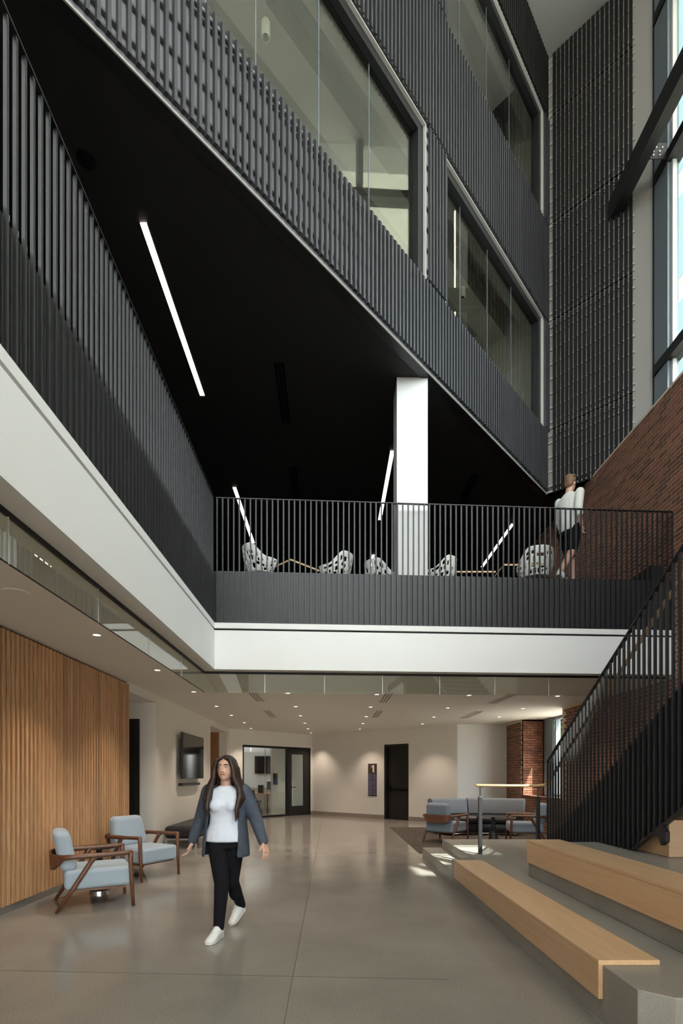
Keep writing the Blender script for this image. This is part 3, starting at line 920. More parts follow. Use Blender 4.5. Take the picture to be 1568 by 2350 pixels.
# ---------------------------------------------------------------- gallery lights and diffusers
def led_line(px0, py0, px1, py1, label):
    a, b_ = at_z(px0, py0, ZC), at_z(px1, py1, ZC)
    x = (a.x + b_.x) / 2; L = b_.y - a.y
    root = empty('linear_light', (x, a.y, ZC - 0.014))
    tag(root, label, 'ceiling light', 'linear lights in the black ceiling')
    h = MB(); h.box(-0.042, -0.036, 0, L, 0, 0.012); h.box(0.036, 0.042, 0, L, 0, 0.012)
    h.build('housing', M['blackmetal'], parent=root)
    MB().box(-0.036, 0.036, 0, L, 0.001, 0.010).build('diffuser', M['led'], parent=root)
led_line(330, 510, 464, 906, 'long bright strip light over the left gallery guard')
led_line(539, 1118, 581, 1245, 'bright strip light above the perforated chair farthest from the column')
led_line(899, 1034, 873, 1192, 'bright strip light beside the white column')
led_line(853, 1273, 850, 1330, 'strip light low behind the white column, mostly hidden')
led_line(1176, 1202, 1107, 1300, 'bright strip light slanting towards the brick wall')
def slot(px, py0, py1, label, z=ZC, m='blackgloss', grp='black slot diffusers in the black ceiling', w=0.05, n=2):
    a = at_z(px, py0, z); Y1 = (H - z) * F / (py1 - CY)
    root = empty('slot_diffuser', (a.x, a.y, z - 0.012))
    tag(root, label, 'air diffuser', grp)
    L = Y1 - a.y
    fr = MB(); fr.box(-w - 0.02, -w, 0, L, 0, 0.010); fr.box(w, w + 0.02, 0, L, 0, 0.010); fr.box(-w, w, 0, 0.02, 0, 0.010); fr.box(-w, w, L - 0.02, L, 0, 0.010)
    fr.build('frame', M[m], parent=root)
    MB().box(-w, w, 0.02, L - 0.02, 0.003, 0.011).build('plate', M[m], parent=root)
    for k in range(n):
        x = -w + (k + 0.5) * 2 * w / n
        MB().box(x - w / n * 0.30, x + w / n * 0.30, 0.02, L - 0.02, 0.001, 0.010).build('slot', M['blackwall'] if m != 'blackgloss' else M['blackmetal'], parent=root)
slot(640, 833, 968, 'black slot diffuser near the long strip light')
slot(672, 1072, 1142, 'black slot diffuser deeper over the gallery')
slot(1091, 1088, 1150, 'black slot diffuser beside the slatted wall')
for (px, a, b_, lab) in ((578, 1588, 1609, 'white slot diffuser right behind the glass baffle, by the larch side'), (611, 1629, 1645, 'white slot diffuser before the meeting room glass'),
                         (895, 1588, 1612, 'white slot diffuser behind the middle of the glass baffle'), (872, 1630, 1646, 'white slot diffuser before the back corner'),
                         (1178, 1592, 1614, 'white slot diffuser above the platform handrail'), (1100, 1632, 1648, 'white slot diffuser above the armchair group')):
    slot(px, a, b_, lab, C, 'ceil', 'white slot diffusers in the lobby ceiling', 0.085, 3)

dl_ring = MB().lathe([(0.060, 0.0), (0.060, 0.006), (0.040, 0.008), (0.040, 0.0)], 20, closed=True).mesh('trim_ring', M['white'])
dl_lens = MB().lathe([(0.001, 0.002), (0.040, 0.002), (0.040, 0.005), (0.001, 0.005)], 20).mesh('lens', M['lamp'])
spot_l = bpy.data.lights.new('downlight_bulb', 'SPOT')
spot_l.energy = 100.0
spot_l.color = (1.0, 0.83, 0.66)
spot_l.spot_size = math.radians(95)
spot_l.spot_blend = 0.7
spot_l.shadow_soft_size = 0.05
DL = [(222, 1456, 'beside the larch slats, first from the entrance'), (361, 1537, 'at the end of the larch slats'), (445, 1587, 'beside the alcove door'), (497, 1620, 'over the screen wall, before the screen'),
      (531, 1641, 'over the screen wall, at the screen'), (561, 1658, 'beside the oak opening'), (576, 1671, 'at the meeting room corner'),
      (661, 1590, 'in the row to the back corner, first behind the baffle'), (679, 1621, 'in the row to the back corner, second behind the baffle'), (690, 1642, 'in the row to the back corner, third'), (700, 1659, 'in the row to the back corner, fourth'), (707, 1672, 'in the row to the back corner, fifth'), (714, 1682, 'at the back corner'),
      (865, 1593, 'in the row to the exit door, first behind the baffle'), (851, 1622, 'in the row to the exit door, second behind the baffle'), (841, 1644, 'in the row to the exit door, third'), (833, 1660, 'in the row to the exit door, fourth'), (826, 1673, 'above the level sign'),
      (1077, 1595, 'before the platform handrail, first behind the baffle'), (1028, 1624, 'before the armchairs on the rug'), (996, 1645, 'above the rug edge'), (970, 1661, 'beside the exit door'),
      (1280, 1597, 'above the foot of the stair'), (1201, 1625, 'above the cone table on the rug'), (1146, 1645, 'in front of the curved sofa')]
for (px, py, where) in DL:
    p = at_z(px, py, C)
    root = empty('downlight', (p.x, p.y, C - 0.008))
    tag(root, 'round recessed downlight ' + where, 'ceiling light', 'recessed downlights in the lobby ceiling')
    inst('trim_ring', dl_ring, root)
    inst('lens', dl_lens, root)
    lo = bpy.data.objects.new('bulb', spot_l); COL.objects.link(lo); lo.parent = root; lo.location = (0, 0, -0.01)
p = at_z(37, 1359, C)
o = MB().lathe([(0.001, 0.0), (0.095, 0.0), (0.10, 0.004), (0.10, 0.008), (0.001, 0.008)], 28).build('ceiling_speaker', M['ceil'], loc=(p.x, p.y, C - 0.008), smooth=False)
tag(o, 'round flush ceiling speaker painted like the lobby ceiling', 'speaker')
p = at_z(197, 365, ZC)
o = MB().lathe([(0.001, 0.0), (0.08, 0.0), (0.085, 0.004), (0.085, 0.008), (0.001, 0.008)], 28).build('ceiling_speaker', M['blackgloss'], loc=(p.x, p.y, ZC - 0.009))
tag(o, 'round black ceiling speaker over the left gallery guard', 'speaker')

# ---------------------------------------------------------------- steel beam and bracket at the tall windows
def xend(X): return (KY + (X - KX) / e_e.x * e_e.y)
bm = MB(); bm.box(5.40, 5.58, -4.3, xend(5.5) + 0.02, 12.28, 12.67)
bm_o = bm.build('steel_beam', M['beamblack'])
tag(bm_o, 'black steel beam running from the slatted end wall past the windows', 'beam')
for k, yb in enumerate((9.1, 7.2, 5.3, 3.4)):
    br = MB(); br.box(5.58, XW - 0.03, yb - 0.006, yb + 0.006, 12.34, 12.62)
    br.box(5.58, 5.60, yb - 0.07, yb + 0.07, 12.33, 12.64)
    bo = br.build('bracket', M['panel'], parent=bm_o)
    if k == 0:
        bl = MB().lathe([(0.001, 0), (0.012, 0.002), (0.014, 0.008), (0.001, 0.012)], 10)
        for (dx, dz) in ((0.09, 0.06), (0.09, 0.13), (0.20, 0.06), (0.20, 0.13), (0.25, 0.2), (0.14, 0.2)):
            q = bl.build('bolt', M['chrome'], parent=bo, loc=(5.58 + dx, yb - 0.006, 12.34 + dz)); q.rotation_euler = (PI / 2, 0, 0)

# ---------------------------------------------------------------- stair
XS = 2.86
stair = empty('staircase', (XS, 6.95, PL))
tag(stair, 'black steel stair with barred guard climbing along the brick wall', 'staircase')
def SL(x, y, z): return Vector((x - XS, y - 6.95, z - PL))
def z_top(Y): return 0.792 + 0.622 * (6.50 - Y)
def z_bot(Y): return 0.709 + 0.610 * (4.927 - Y)
def z_rail(Y): return 1.63 + 0.634 * (6.873 - Y)
YE = 0.6
ys_ = [6.85, 5.62, 5.6, 4.94, 4.2, 3.0, YE]
rings = []
for Y in ys_:
    zb = max(z_bot(Y), PL if Y >= 5.62 else 0.702)
    zt = max(z_top(Y), zb + 0.01)
    rings.append([SL(XS + 0.035, Y, zb), SL(XS + 0.05, Y, zb), SL(XS + 0.05, Y, zt), SL(XS + 0.035, Y, zt)])
MB().loft(rings).build('stringer_sheet', M['panel'], parent=stair)
k = 0; Y = 6.887
while Y > 1.0:
    zb = max(z_bot(Y), PL if Y >= 5.62 else 0.702)
    MB().box(0.008, 0.030, Y - 6.95 - 0.010, Y - 6.95 + 0.010, zb - PL, z_rail(Y) - PL - 0.01).build('bar', M['blackmetal'], parent=stair)
    Y -= 0.082; k += 1
def slope_bar(name, zf, Y0, Y1, h, w, x0, m):
    a, b_ = zf(Y0), zf(Y1)
    MB().hexa([SL(x0, Y0, a - h), SL(x0 + w, Y0, a - h), SL(x0 + w, Y1, b_ - h), SL(x0, Y1, b_ - h),
               SL(x0, Y0, a), SL(x0 + w, Y0, a), SL(x0 + w, Y1, b_), SL(x0, Y1, b_)]).build(name, M[m], parent=stair)
slope_bar('top_rail', z_rail, 6.90, YE, 0.014, 0.04, XS, 'blackmetal')
slope_bar('bottom_rail', lambda Y: z_bot(Y) + 0.018, 4.92, YE, 0.02, 0.045, XS - 0.002, 'blackmetal')
tr_me = MB().box(0.055, XB - XS - 0.03, -0.29, 0.0, -0.05, 0.0).mesh('tread', M['steps'])
ri_me = MB().box(0.055, XB - XS - 0.03, -0.012, 0.0, -0.1625, -0.05).mesh('riser', M['panel'])
for k in range(1, 25):
    yk = 6.84 - 0.262 * (k - 1); zk = 0.1625 * k
    inst('tread', tr_me, stair, (0, yk - 6.95, zk)); inst('riser', ri_me, stair, (0, yk - 6.95, zk))
MB().box(0.0, XB - XS - 0.02, -8.3, 6.84 - 24 * 0.262 - 6.95, 3.83, FL2 - PL).build('landing', M['panel'], parent=stair)
br = MB()
br.prism([(-0.03, 0.02), (0.05, 0.06), (0.11, 0.0), (0.11, -0.08), (0.05, -0.12), (0.02, -0.06), (-0.04, -0.05)], 0, 0.04)
bo = br.build('foot_bracket', M['blackmetal'], parent=stair, loc=SL(XS + 0.02, 4.50, 0.94)); bo.rotation_euler = (PI / 2, 0, -PI / 2)

# wooden handrail with two posts on the platform
hr = empty('handrail', (2.05, 7.15, PL))
tag(hr, 'pale wooden handrail on two black posts at the stair foot', 'handrail')
path = [(1.995, 7.15, 1.29), (2.80, 7.15, 1.285), (2.93, 7.15, 1.295), (2.97, 7.10, 1.325)] + [(2.97, Y, 1.345 + 0.655 * (7.07 - Y)) for Y in (7.02, 6.0, 5.0, 4.0, 3.0)]
MB().tube([Vector(p) - Vector((2.05, 7.15, PL)) for p in path], 0.024, 10, ry=0.019).build('rail', M['railwood'], parent=hr, smooth=True)
for X in (2.05, 2.853):
    po = MB().box(X - 2.05 - 0.024, X - 2.05 + 0.024, -0.024, 0.024, 0.0, 0.80).build('post', M['blackmetal'], parent=hr, bevel=0.004)
    MB().tube([(X - 2.05, 0, 0.80), (X - 2.05, 0, 0.925)], 0.009).build('stem', M['blackmetal'], parent=po)
    MB().box(X - 2.05 - 0.035, X - 2.05 + 0.035, -0.012, 0.012, 0.922, 0.930).build('saddle', M['blackmetal'], parent=po)

# ---------------------------------------------------------------- wooden benches on the steps
def bench(label, x0, y0, y1, z, w, drop):
    root = empty('wooden_bench', (x0, y0, z))
    tag(root, label, 'bench', 'maple benches on the concrete steps')
    L = y1 - y0
    MB().box(-0.028, w, 0, L, 0.001, 0.030).build('seat_board', M['maple'], parent=root, bevel=0.003)
    MB().box(-0.028, -0.001, 0, L, -drop, 0.0).build('front_board', M['maple'], parent=root, bevel=0.003)
bench('lower maple bench over the edge of the concrete step', 1.55, 2.945, 6.45, PL, 0.325, 0.193)
bench('upper maple bench below the stair bars', 2.14, 2.70, 5.60, 0.70, 0.335, 0.216)
blk = empty('wooden_block', (2.97, 4.54, 0.70))
tag(blk, 'pale maple clad seat block under the stair', 'bench')
MB().box(0.0, 1.6, 0.0, 0.02, 0.004, 0.33).build('end_panel', M['maple_x'], parent=blk)
MB().box(0.0, 0.02, 0.02, 0.95, 0.004, 0.33).build('side_panel', M['maple'], parent=blk)
MB().box(0.02, 1.6, 0.02, 0.95, 0.30, 0.33).build('top_panel', M['maple'], parent=blk)

# ---------------------------------------------------------------- pendant and conduits in the rooms behind the windows
def room_pt(px, py, off):
    """point behind the facade at a given depth that shows at a pixel"""
    r = (px - CX) / F; O = K + n_f * off
    u = (r * O.y - O.x) / (e_f.x - r * e_f.y)
    q = O + e_f * u
    return at_y(px, py, q.y)
def pendant(px, py, off, label, ceil_z):
    p = room_pt(px, py, off)
    root = empty('pendant_spotlight', p)
    tag(root, label, 'ceiling light', 'cylinder pendants behind the slatted wall')
    MB().lathe([(0.001, 0.19), (0.045, 0.19), (0.055, 0.17), (0.055, 0.0), (0.045, -0.012), (0.04, 0.02), (0.001, 0.02)], 20).build('cylinder', mat('pendant_cream', (0.6, 0.58, 0.5), 0.5), parent=root, smooth=False)
    MB().lathe([(0.001, 0.004), (0.022, 0.004), (0.022, 0.019), (0.001, 0.019)], 14).build('lens', M['blackgloss'], parent=root)
    MB().tube([(0, 0, 0.19), (0, 0, ceil_z - p.z)], 0.004, 6).build('cable', M['grey'], parent=root)
    return p
pendant(610, 85, -0.75, 'cream cylinder spotlight hanging in the room above the column', 11.75)
pendant(1062, 683, -0.8, 'cream cylinder spotlight hanging behind the dim low window', 11.75)
def conduit(pts, off, label, r=0.016):
    P = [room_pt(px, py, off) for (px, py) in pts]
    base = P[0]
    o = MB().tube([p - base for p in P], r, 8).build('conduit', M['intwall'], loc=base)
    tag(o, label, 'pipe')
def conduit_z(uy, z, label, r=0.016):
    P = [F_at(u, y, z) for (u, y) in uy]
    o = MB().tube([p - P[0] for p in P], r, 8).build('conduit', M['intwall'], loc=P[0]); tag(o, label, 'pipe')
conduit_z([(7.6, -1.7), (5.2, -1.7), (4.9, -1.9), (4.9, -2.8)], 11.70, 'bent metal conduit under the concrete soffit behind the wide window')
conduit_z([(3.9, -1.65), (0.9, -1.65)], 15.95, 'straight conduit run under the soffit behind the upper window', 0.03)

# added fill lamps, shaped as light bars, brightening the rooms behind the slatted wall
def room_fill(label, u, y, z, e):
    root = empty('light_bar', F_at(u, y, z), ROT_F); tag(root, label, 'ceiling light', 'light bars behind the slatted wall')
    MB().box(-0.75, 0.75, -0.05, 0.05, 0.01, 0.06).build('housing', M['white'], parent=root)
    ld = bpy.data.lights.new('light_bar_lamp', 'AREA'); ld.shape = 'RECTANGLE'; ld.size = 1.45; ld.size_y = 0.09; ld.energy = e; ld.color = (1.0, 0.98, 0.92)
    lo = bpy.data.objects.new('lamp', ld); COL.objects.link(lo); lo.parent = root; lo.location = (0, 0, 0.0)
room_fill('light bar in the beige room, by the dim low window', 1.6, -3.9, 11.2, 18)
room_fill('light bar in the beige room, behind the wide window', 6.6, -3.9, 11.2, 9)
room_fill('light bar in the beige room behind the upper window', 2.2, -3.9, 15.6, 18)
# ---------------------------------------------------------------- armchairs
def rbox(name, m, parent, x0, x1, y0, y1, z0, z1, r=0.04, seg=4, taper=0.0, lean=0.0, bulge=0.0):
    """soft upholstered block: rounded box, optional taper to the top and backward lean"""
    b = MB()
    t = taper
    b.hexa([Vector(v) for v in ((x0, y0, z0), (x1, y0, z0), (x1, y1, z0), (x0, y1, z0),
            (x0 + t, y0 + lean, z1), (x1 - t, y0 + lean, z1), (x1 - t, y1 + lean, z1), (x0 + t, y1 + lean, z1))])
    me = b.mesh(name, M[m], smooth=True)
    o = inst(name, me, parent)
    bv = o.modifiers.new('bevel', 'BEVEL'); bv.width = r; bv.segments = seg; bv.limit_method = 'NONE'; bv.harden_normals = True
    return o

def armchair(label, loc, face, fab='fabric', group='matching walnut armchairs'):
    """faces local -y; face = world direction of the front"""
    rz = math.atan2(face[1], face[0]) + PI / 2
    root = empty('armchair', (loc[0], loc[1], loc[2] if len(loc) > 2 else 0.0), rz)
    tag(root, label, 'armchair', group)
    rbox('seat', fab, root, -0.315, 0.315, -0.375, 0.30, 0.225, 0.435, 0.045)
    rbox('back_cushion', fab, root, -0.30, 0.30, 0.165, 0.335, 0.415, 0.845, 0.07, 5, taper=0.05, lean=0.085)
    # curved walnut back band
    n, rings = 14, []
    for i in range(n + 1):
        x = -0.335 + 0.67 * i / n
        q = abs(x) / 0.335
        y = 0.405 - 0.10 * q ** 4
        z0, z1 = 0.425 + 0.12 * q ** 5, 0.605
        rings.append([Vector((x, y, z0)), Vector((x, y + 0.022, z0 + 0.004)), Vector((x, y + 0.032, z1)), Vector((x, y + 0.010, z1))])
    MB().loft(rings).build('back_band', M['walnut'], parent=root, smooth=False, bevel=0.004)
    for s in (-1, 1):
        # arm: oval rail from the band to the front leg
        path = [(s * 0.325, 0.34, 0.572), (s * 0.340, 0.22, 0.578), (s * 0.347, 0.06, 0.580), (s * 0.348, -0.12, 0.583), (s * 0.346, -0.30, 0.588), (s * 0.345, -0.352, 0.590)]
        MB().tube([Vector(p) for p in path], [0.026, 0.030, 0.036, 0.033, 0.032, 0.026], 10, ry=[0.034, 0.027, 0.029, 0.024, 0.025, 0.023]).build('arm', M['walnut'], parent=root, smooth=True)
        MB().tube([(s * 0.345, -0.338, 0.602), (s * 0.345, -0.340, 0.50), (s * 0.342, -0.352, 0.28), (s * 0.338, -0.368, 0.004)], [0.028, 0.026, 0.023, 0.018], 10).build('leg', M['walnut'], parent=root, smooth=True)
        MB().tube([(s * 0.345, 0.00, 0.590), (s * 0.342, 0.05, 0.52), (s * 0.335, 0.20, 0.28), (s * 0.322, 0.375, 0.011)], [0.034, 0.027, 0.025, 0.018], 10).build('leg', M['walnut'], parent=root, smooth=True)
    MB().box(-0.30, 0.30, -0.30, 0.22, 0.205, 0.228).build('seat_rail', M['walnut'], parent=root)
    return root
armchair('pale blue armchair with walnut arms, its back to the larch wall, turned from the entrance', (-2.67, 5.74), (0.87, 0.49))
armchair('pale blue armchair with walnut arms, facing the entrance, at the end of the larch wall', (-2.72, 7.33), (0.89, -0.46))
armchair('grey-blue armchair on the rug, its walnut back band turned to the lobby', (2.42, 11.05, 0.009), (0.66, 0.75), 'fabric2')
armchair('grey-blue armchair on the rug in front of the brick wall', (4.12, 10.95, 0.009), (-0.98, 0.2), 'fabric2')

# ---------------------------------------------------------------- cone side tables
def cone_table(label, loc, ringed):
    root = empty('side_table', loc)
    tag(root, label, 'side table', 'small black cone tables')
    MB().lathe([(0.001, 0.545), (0.215, 0.545), (0.228, 0.550), (0.228, 0.556), (0.220, 0.560), (0.001, 0.560)], 32).build('top', M['leather'], parent=root)
    prof = [(0.001, 0.03)]
    z = 0.03
    for k in range(9):
        r = 0.108 - k * 0.0075
        prof += [(r, z), (r + 0.004, z + 0.016), (r - 0.006, z + 0.032)]
        z += 0.036
    prof += [(0.040, 0.42), (0.034, 0.50), (0.045, 0.545), (0.001, 0.545)]
    MB().lathe(prof, 28).build('cone', M['leather'], parent=root)
    MB().lathe([(0.001, 0.0), (0.115, 0.0), (0.115, 0.028), (0.001, 0.03)], 32).build('base_ring', M['chrome'] if ringed else M['leather'], parent=root, smooth=False)
p = at_z(228, 2047, 0)
cone_table('black cone table with a polished base ring between the pale blue armchairs', (p.x, p.y, 0), True)
cone_table('black ribbed cone table on the rug before the curved sofa', (3.42, 10.95, 0.009), False)

# ---------------------------------------------------------------- rug and curved sofa
rug = empty('rug', (1.59, 9.45, 0))
tag(rug, 'dark brown mottled rug under the grey-blue armchairs', 'rug')
MB().box(0.02, 3.55, 0.02, 4.75, 0.0, 0.008).build('pile', M['rug'], parent=rug)
ed = MB(); ed.box(0, 0.02, 0, 4.77, 0, 0.009); ed.box(0.02, 3.55, 0, 0.02, 0, 0.009)
ed.build('binding', M['rugedge'], parent=rug)
def sofa_piece(label, a0, a1, left):
    cx, cy, R = 3.55, 10.95, 2.15
    am = (a0 + a1) / 2
    bx, by = cx + R * math.cos(am), cy + R * math.sin(am)
    root = empty('sofa', (bx, by, 0.009))
    tag(root, label, 'sofa', 'pieces of the curved sofa')
    def arc(r0, r1, z0, z1, n=14, lean=0.0, rr=0.05, aa=a0, ab=a1):
        rings = []
        for i in range(n + 1):
            a = aa + (ab - aa) * i / n
            prof = []
            for (r, z) in ((r0 + rr, z0), (r1 - rr, z0), (r1, z0 + rr), (r1 + lean, z1 - rr), (r1 - rr + lean, z1), (r0 + rr + lean, z1), (r0 + lean, z1 - rr), (r0, z0 + rr)):
                prof.append(Vector((cx + r * math.cos(a) - bx, cy + r * math.sin(a) - by, z)))
            rings.append(prof)
        return MB().loft(rings)
    for (nm, args, m) in (('backrest', (R - 0.16, R + 0.02, 0.43, 0.85, 14, 0.07), 'fabric2' if left else 'fabric3'), ('seat', (R - 0.82, R - 0.10, 0.27, 0.45), 'leather'), ('base', (R - 0.76, R - 0.06, 0.05, 0.265, 14, 0, 0.01), 'leather')):
        o = arc(*args).build(nm, M[m], parent=root)
        smooth_by_angle(o, 50)
    MB().tube([Vector((cx + (R - 0.77) * math.cos(a0 + (a1 - a0) * i / 14) - bx, cy + (R - 0.77) * math.sin(a0 + (a1 - a0) * i / 14) - by, 0.04)) for i in range(15)], 0.008, 6).build('foot_rail', M['chrome'], parent=root)
    fe = MB()
    for a in (a0 + (a1 - a0) * 0.1, a0 + (a1 - a0) * 0.9):
        for r in (R - 0.74, R - 0.1):
            fe.box(cx + r * math.cos(a) - bx - 0.015, cx + r * math.cos(a) - bx + 0.015, cy + r * math.sin(a) - by - 0.015, cy + r * math.sin(a) - by + 0.015, 0, 0.05)
    fe.build('feet', M['blackmetal'], parent=root)
sofa_piece('curved sofa piece with light blue-grey back, nearer the exit door', math.radians(94.5), math.radians(122), True)
sofa_piece('curved sofa piece with mid grey back, next to the brick recess', math.radians(56), math.radians(93.5), False)

# ---------------------------------------------------------------- long black bench under the screen
bn = empty('upholstered_bench', (-2.96, 11.2, 0))
tag(bn, 'black upholstered bench on a steel frame under the large screen', 'bench')
rbox('cushion', 'leather', bn, -0.33, 0.33, -1.22, 1.22, 0.20, 0.445, 0.09, 5)
MB().box(-0.31, 0.31, -1.2, 1.2, 0.17, 0.205).build('seat_frame', M['steel'], parent=bn)
for sx in (-1, 1):
    for sy in (-1, 1):
        MB().box(sx * 0.29 - 0.018, sx * 0.29 + 0.018, sy * 1.17 - 0.018, sy * 1.17 + 0.018, 0.0, 0.17).build('leg', M['steel'], parent=bn)

# ---------------------------------------------------------------- screens, sound bar, level sign
def screen(label, loc, rz, w, h, d=0.05):
    root = empty('television', loc, rz)
    tag(root, label, 'screen')
    MB().box(-w / 2, w / 2, 0.0, d, -h / 2, h / 2).build('case', M['blackmetal'], parent=root, bevel=0.004)
    MB().box(-w / 2 + 0.012, w / 2 - 0.012, -0.003, 0.0, -h / 2 + 0.012, h / 2 - 0.012).build('panel', M['blackgloss'], parent=root)
    MB().box(-0.2, 0.2, d, d + 0.08, -0.15, 0.15).build('wall_mount', M['blackmetal'], parent=root)
ty0, ty1 = y_on_x(420, -3.215), y_on_x(467.5, -3.215)
screen('large black wall screen beside the oak opening', (-3.215, (ty0 + ty1) / 2, 1.86), PI / 2, ty1 - ty0, 1.0)
sb0, sb1 = y_on_x(416, -3.28), y_on_x(457, -3.28)
sb = MB().box(XL + 0.002, XL + 0.10, sb0, sb1, 1.205, 1.265).build('sound_bar', M['blackmetal'], bevel=0.01)
tag(sb, 'slim black sound bar on the wall below the large screen', 'speaker')

s0, s1 = on_line(845.5, B0, D0), on_line(865, B0, D0)
def z_bd(px, py):
    r = on_line(px, B0, D0) / LBD; Y = B0.y + (D0.y - B0.y) * r
    return H + (CY - py) / F * Y
zt, zm, zb = z_bd(855, 1752.5), z_bd(855, 1777.5), z_bd(855, 1827)
sg = empty('level_sign', B0 + (D0 - B0).normalized() * s0, ROT_BD)
sg.location.z = zb
tag(sg, 'tall brown and purple level sign with a large figure 1', 'sign')
W = s1 - s0; Hh = zt - zb; hm = zm - zb
MB().box(0, W, -0.016, -0.002, hm + 0.05, Hh).build('number_panel', M['signbrown'], parent=sg)
MB().box(0, W, -0.016, -0.002, hm, hm + 0.05).build('heading_strip', M['signblack'], parent=sg)
MB().box(0, W, -0.016, -0.002, 0.025, hm).build('directory_panel', M['signpurple'], parent=sg)
MB().box(-0.005, W + 0.005, -0.018, -0.002, 0.0, 0.025).build('bottom_strip', M['signblack'], parent=sg)
nb = MB()
nx, nz, nw, nh = W * 0.40, hm + 0.075, W * 0.34, (Hh - hm) * 0.66
nb.add([Vector((nx + nw * 0.42, -0.019, nz)), Vector((nx + nw, -0.019, nz)), Vector((nx + nw, -0.019, nz + nh)), Vector((nx + nw * 0.55, -0.019, nz + nh)),
        Vector((nx, -0.019, nz + nh * 0.80)), Vector((nx, -0.019, nz + nh * 0.66)), Vector((nx + nw * 0.42, -0.019, nz + nh * 0.66))], [(0, 1, 2, 3, 4, 5, 6)])
no = nb.build('figure_1', M['signtext'], parent=sg)
sd = no.modifiers.new('thick', 'SOLIDIFY'); sd.thickness = 0.003
sp = MB()
for (a, c) in ((0.08, 0.12), (0.135, 0.185), (0.20, 0.24), (0.255, 0.28)): sp.box(W * a, W * c, -0.018, -0.016, Hh - 0.060, Hh - 0.046)
sp.build('small_print', M['signline'], parent=sg)
tx = MB(); rnd = random.Random(3)
for (z0, n) in ((hm - 0.06, 5), (hm - 0.28, 4), (hm - 0.47, 8)):
    for k in range(n):
        z = z0 - k * 0.033
        tx.box(W * 0.08, W * (0.2 + 0.3 * rnd.random()), -0.018, -0.016, z, z + 0.014)
        tx.box(W * 0.68, W * (0.74 + 0.16 * rnd.random()), -0.018, -0.016, z, z + 0.014)
for z in (hm - 0.012, hm - 0.245, hm - 0.435): tx.box(W * 0.04, W * 0.94, -0.018, -0.016, z, z + 0.012)
tx.box(W * 0.05, W * 0.38, -0.018, -0.016, hm + 0.018, hm + 0.034); tx.box(W * 0.66, W * 0.88, -0.018, -0.016, hm + 0.018, hm + 0.034)
tx.build('print_lines', M['signline'], parent=sg)

# ---------------------------------------------------------------- meeting room
rs = empty('room_sign', A0 + (B0 - A0).normalized() * (gs + 0.16) + Vector((-(B0 - A0).normalized().y, (B0 - A0).normalized().x, 0)) * 0.75, ROT_AB)
rs.location.z = 1.10
tag(rs, 'small dark and blue room sign behind the meeting room glass', 'sign')
MB().box(0, 0.20, -0.012, -0.002, 0.22, 0.42).build('upper_half', M['signblack'], parent=rs)
MB().box(0, 0.20, -0.012, -0.002, 0.0, 0.22).build('lower_half', M['signblue'], parent=rs)
screen('black screen on the white meeting room wall', (-3.0, 22.85, 1.92), 0.0, 0.95, 0.78)
pj = MB().box(-2.75, -1.9, 22.6, 22.98, 2.42, 2.56).build('projector_box', M['base'])
tag(pj, 'long taupe box high on the meeting room wall', 'box')
mt = empty('meeting_table', (-2.65, 20.5, 0))
tag(mt, 'wooden meeting table behind the glass front', 'table')
MB().box(-0.75, 0.75, -0.5, 0.5, 0.71, 0.74).build('top', M['oak'], parent=mt)
for sx in (-0.6, 0.0, 0.6):
    for sy in (-0.38, 0.38): MB().box(sx - 0.025, sx + 0.025, sy - 0.025, sy + 0.025, 0, 0.71).build('leg', M['blackmetal'], parent=mt)
def monitor(label, x, y):
    r = empty('monitor', (x, y, 0.741)); tag(r, label, 'monitor')
    MB().box(-0.26, 0.26, -0.02, 0.02, 0.14, 0.46).build('screen', M['signblack'], parent=r)
    MB().box(-0.02, 0.02, 0.02, 0.05, 0.0, 0.3).build('stand', M['steel'], parent=r); MB().box(-0.12, 0.12, -0.08, 0.1, 0.0, 0.01).build('foot', M['steel'], parent=r)
monitor('dark monitor standing on the meeting table', -2.38, 20.6)
pcb = MB().box(-2.98, -2.78, 20.45, 20.85, 0.741, 1.06).build('computer_case', M['signblack'], bevel=0.008)
tag(pcb, 'dark computer case on the meeting table', 'computer')
def mesh_chair(label, x, y, rz):
    r = empty('conference_chair', (x, y, 0), rz); tag(r, label, 'chair', 'black conference chairs')
    rbox('seat', 'leather', r, -0.23, 0.23, -0.22, 0.22, 0.43, 0.48, 0.02, 3)
    rbox('backrest', 'leather', r, -0.22, 0.22, 0.21, 0.245, 0.58, 0.90, 0.015, 3, taper=0.03, lean=0.05)
    for s in (-1, 1):
        MB().tube([(s * 0.24, -0.28, 0.0), (s * 0.24, 0.12, 0.44), (s * 0.22, 0.23, 0.62)], 0.014, 8).build('leg', M['blackmetal'], parent=r)
        MB().tube([(s * 0.24, 0.30, 0.0), (s * 0.24, -0.16, 0.44)], 0.014, 8).build('leg', M['blackmetal'], parent=r)
mesh_chair('black conference chair at the meeting table, next to the glass joint', -3.05, 19.7, PI * 0.9)
mesh_chair('black conference chair at the meeting table, next to the beige wall', -2.08, 19.75, PI * 1.12)
ht = empty('high_table', (-3.1, 18.6, 0)); tag(ht, 'small grey high table just behind the meeting room glass', 'table')
MB().lathe([(0.001, 1.03), (0.32, 1.03), (0.32, 1.055), (0.001, 1.055)], 28).build('top', M['steel'], parent=ht)
MB().lathe([(0.001, 0.0), (0.24, 0.0), (0.24, 0.012), (0.03, 0.03), (0.03, 1.03), (0.001, 1.03)], 20).build('pedestal', M['steel'], parent=ht)
cr = MB().box(-3.9, -1.6, 22.2, 22.6, 0.0, 0.92).build('credenza', M['base'], bevel=0.01)
tag(cr, 'taupe low cabinet along the meeting room wall', 'cabinet')
ml = bpy.data.lights.new('meeting_light', 'AREA'); ml.shape = 'RECTANGLE'; ml.size = 2.2; ml.size_y = 0.12; ml.energy = 210; ml.color = (1.0, 0.98, 0.95)
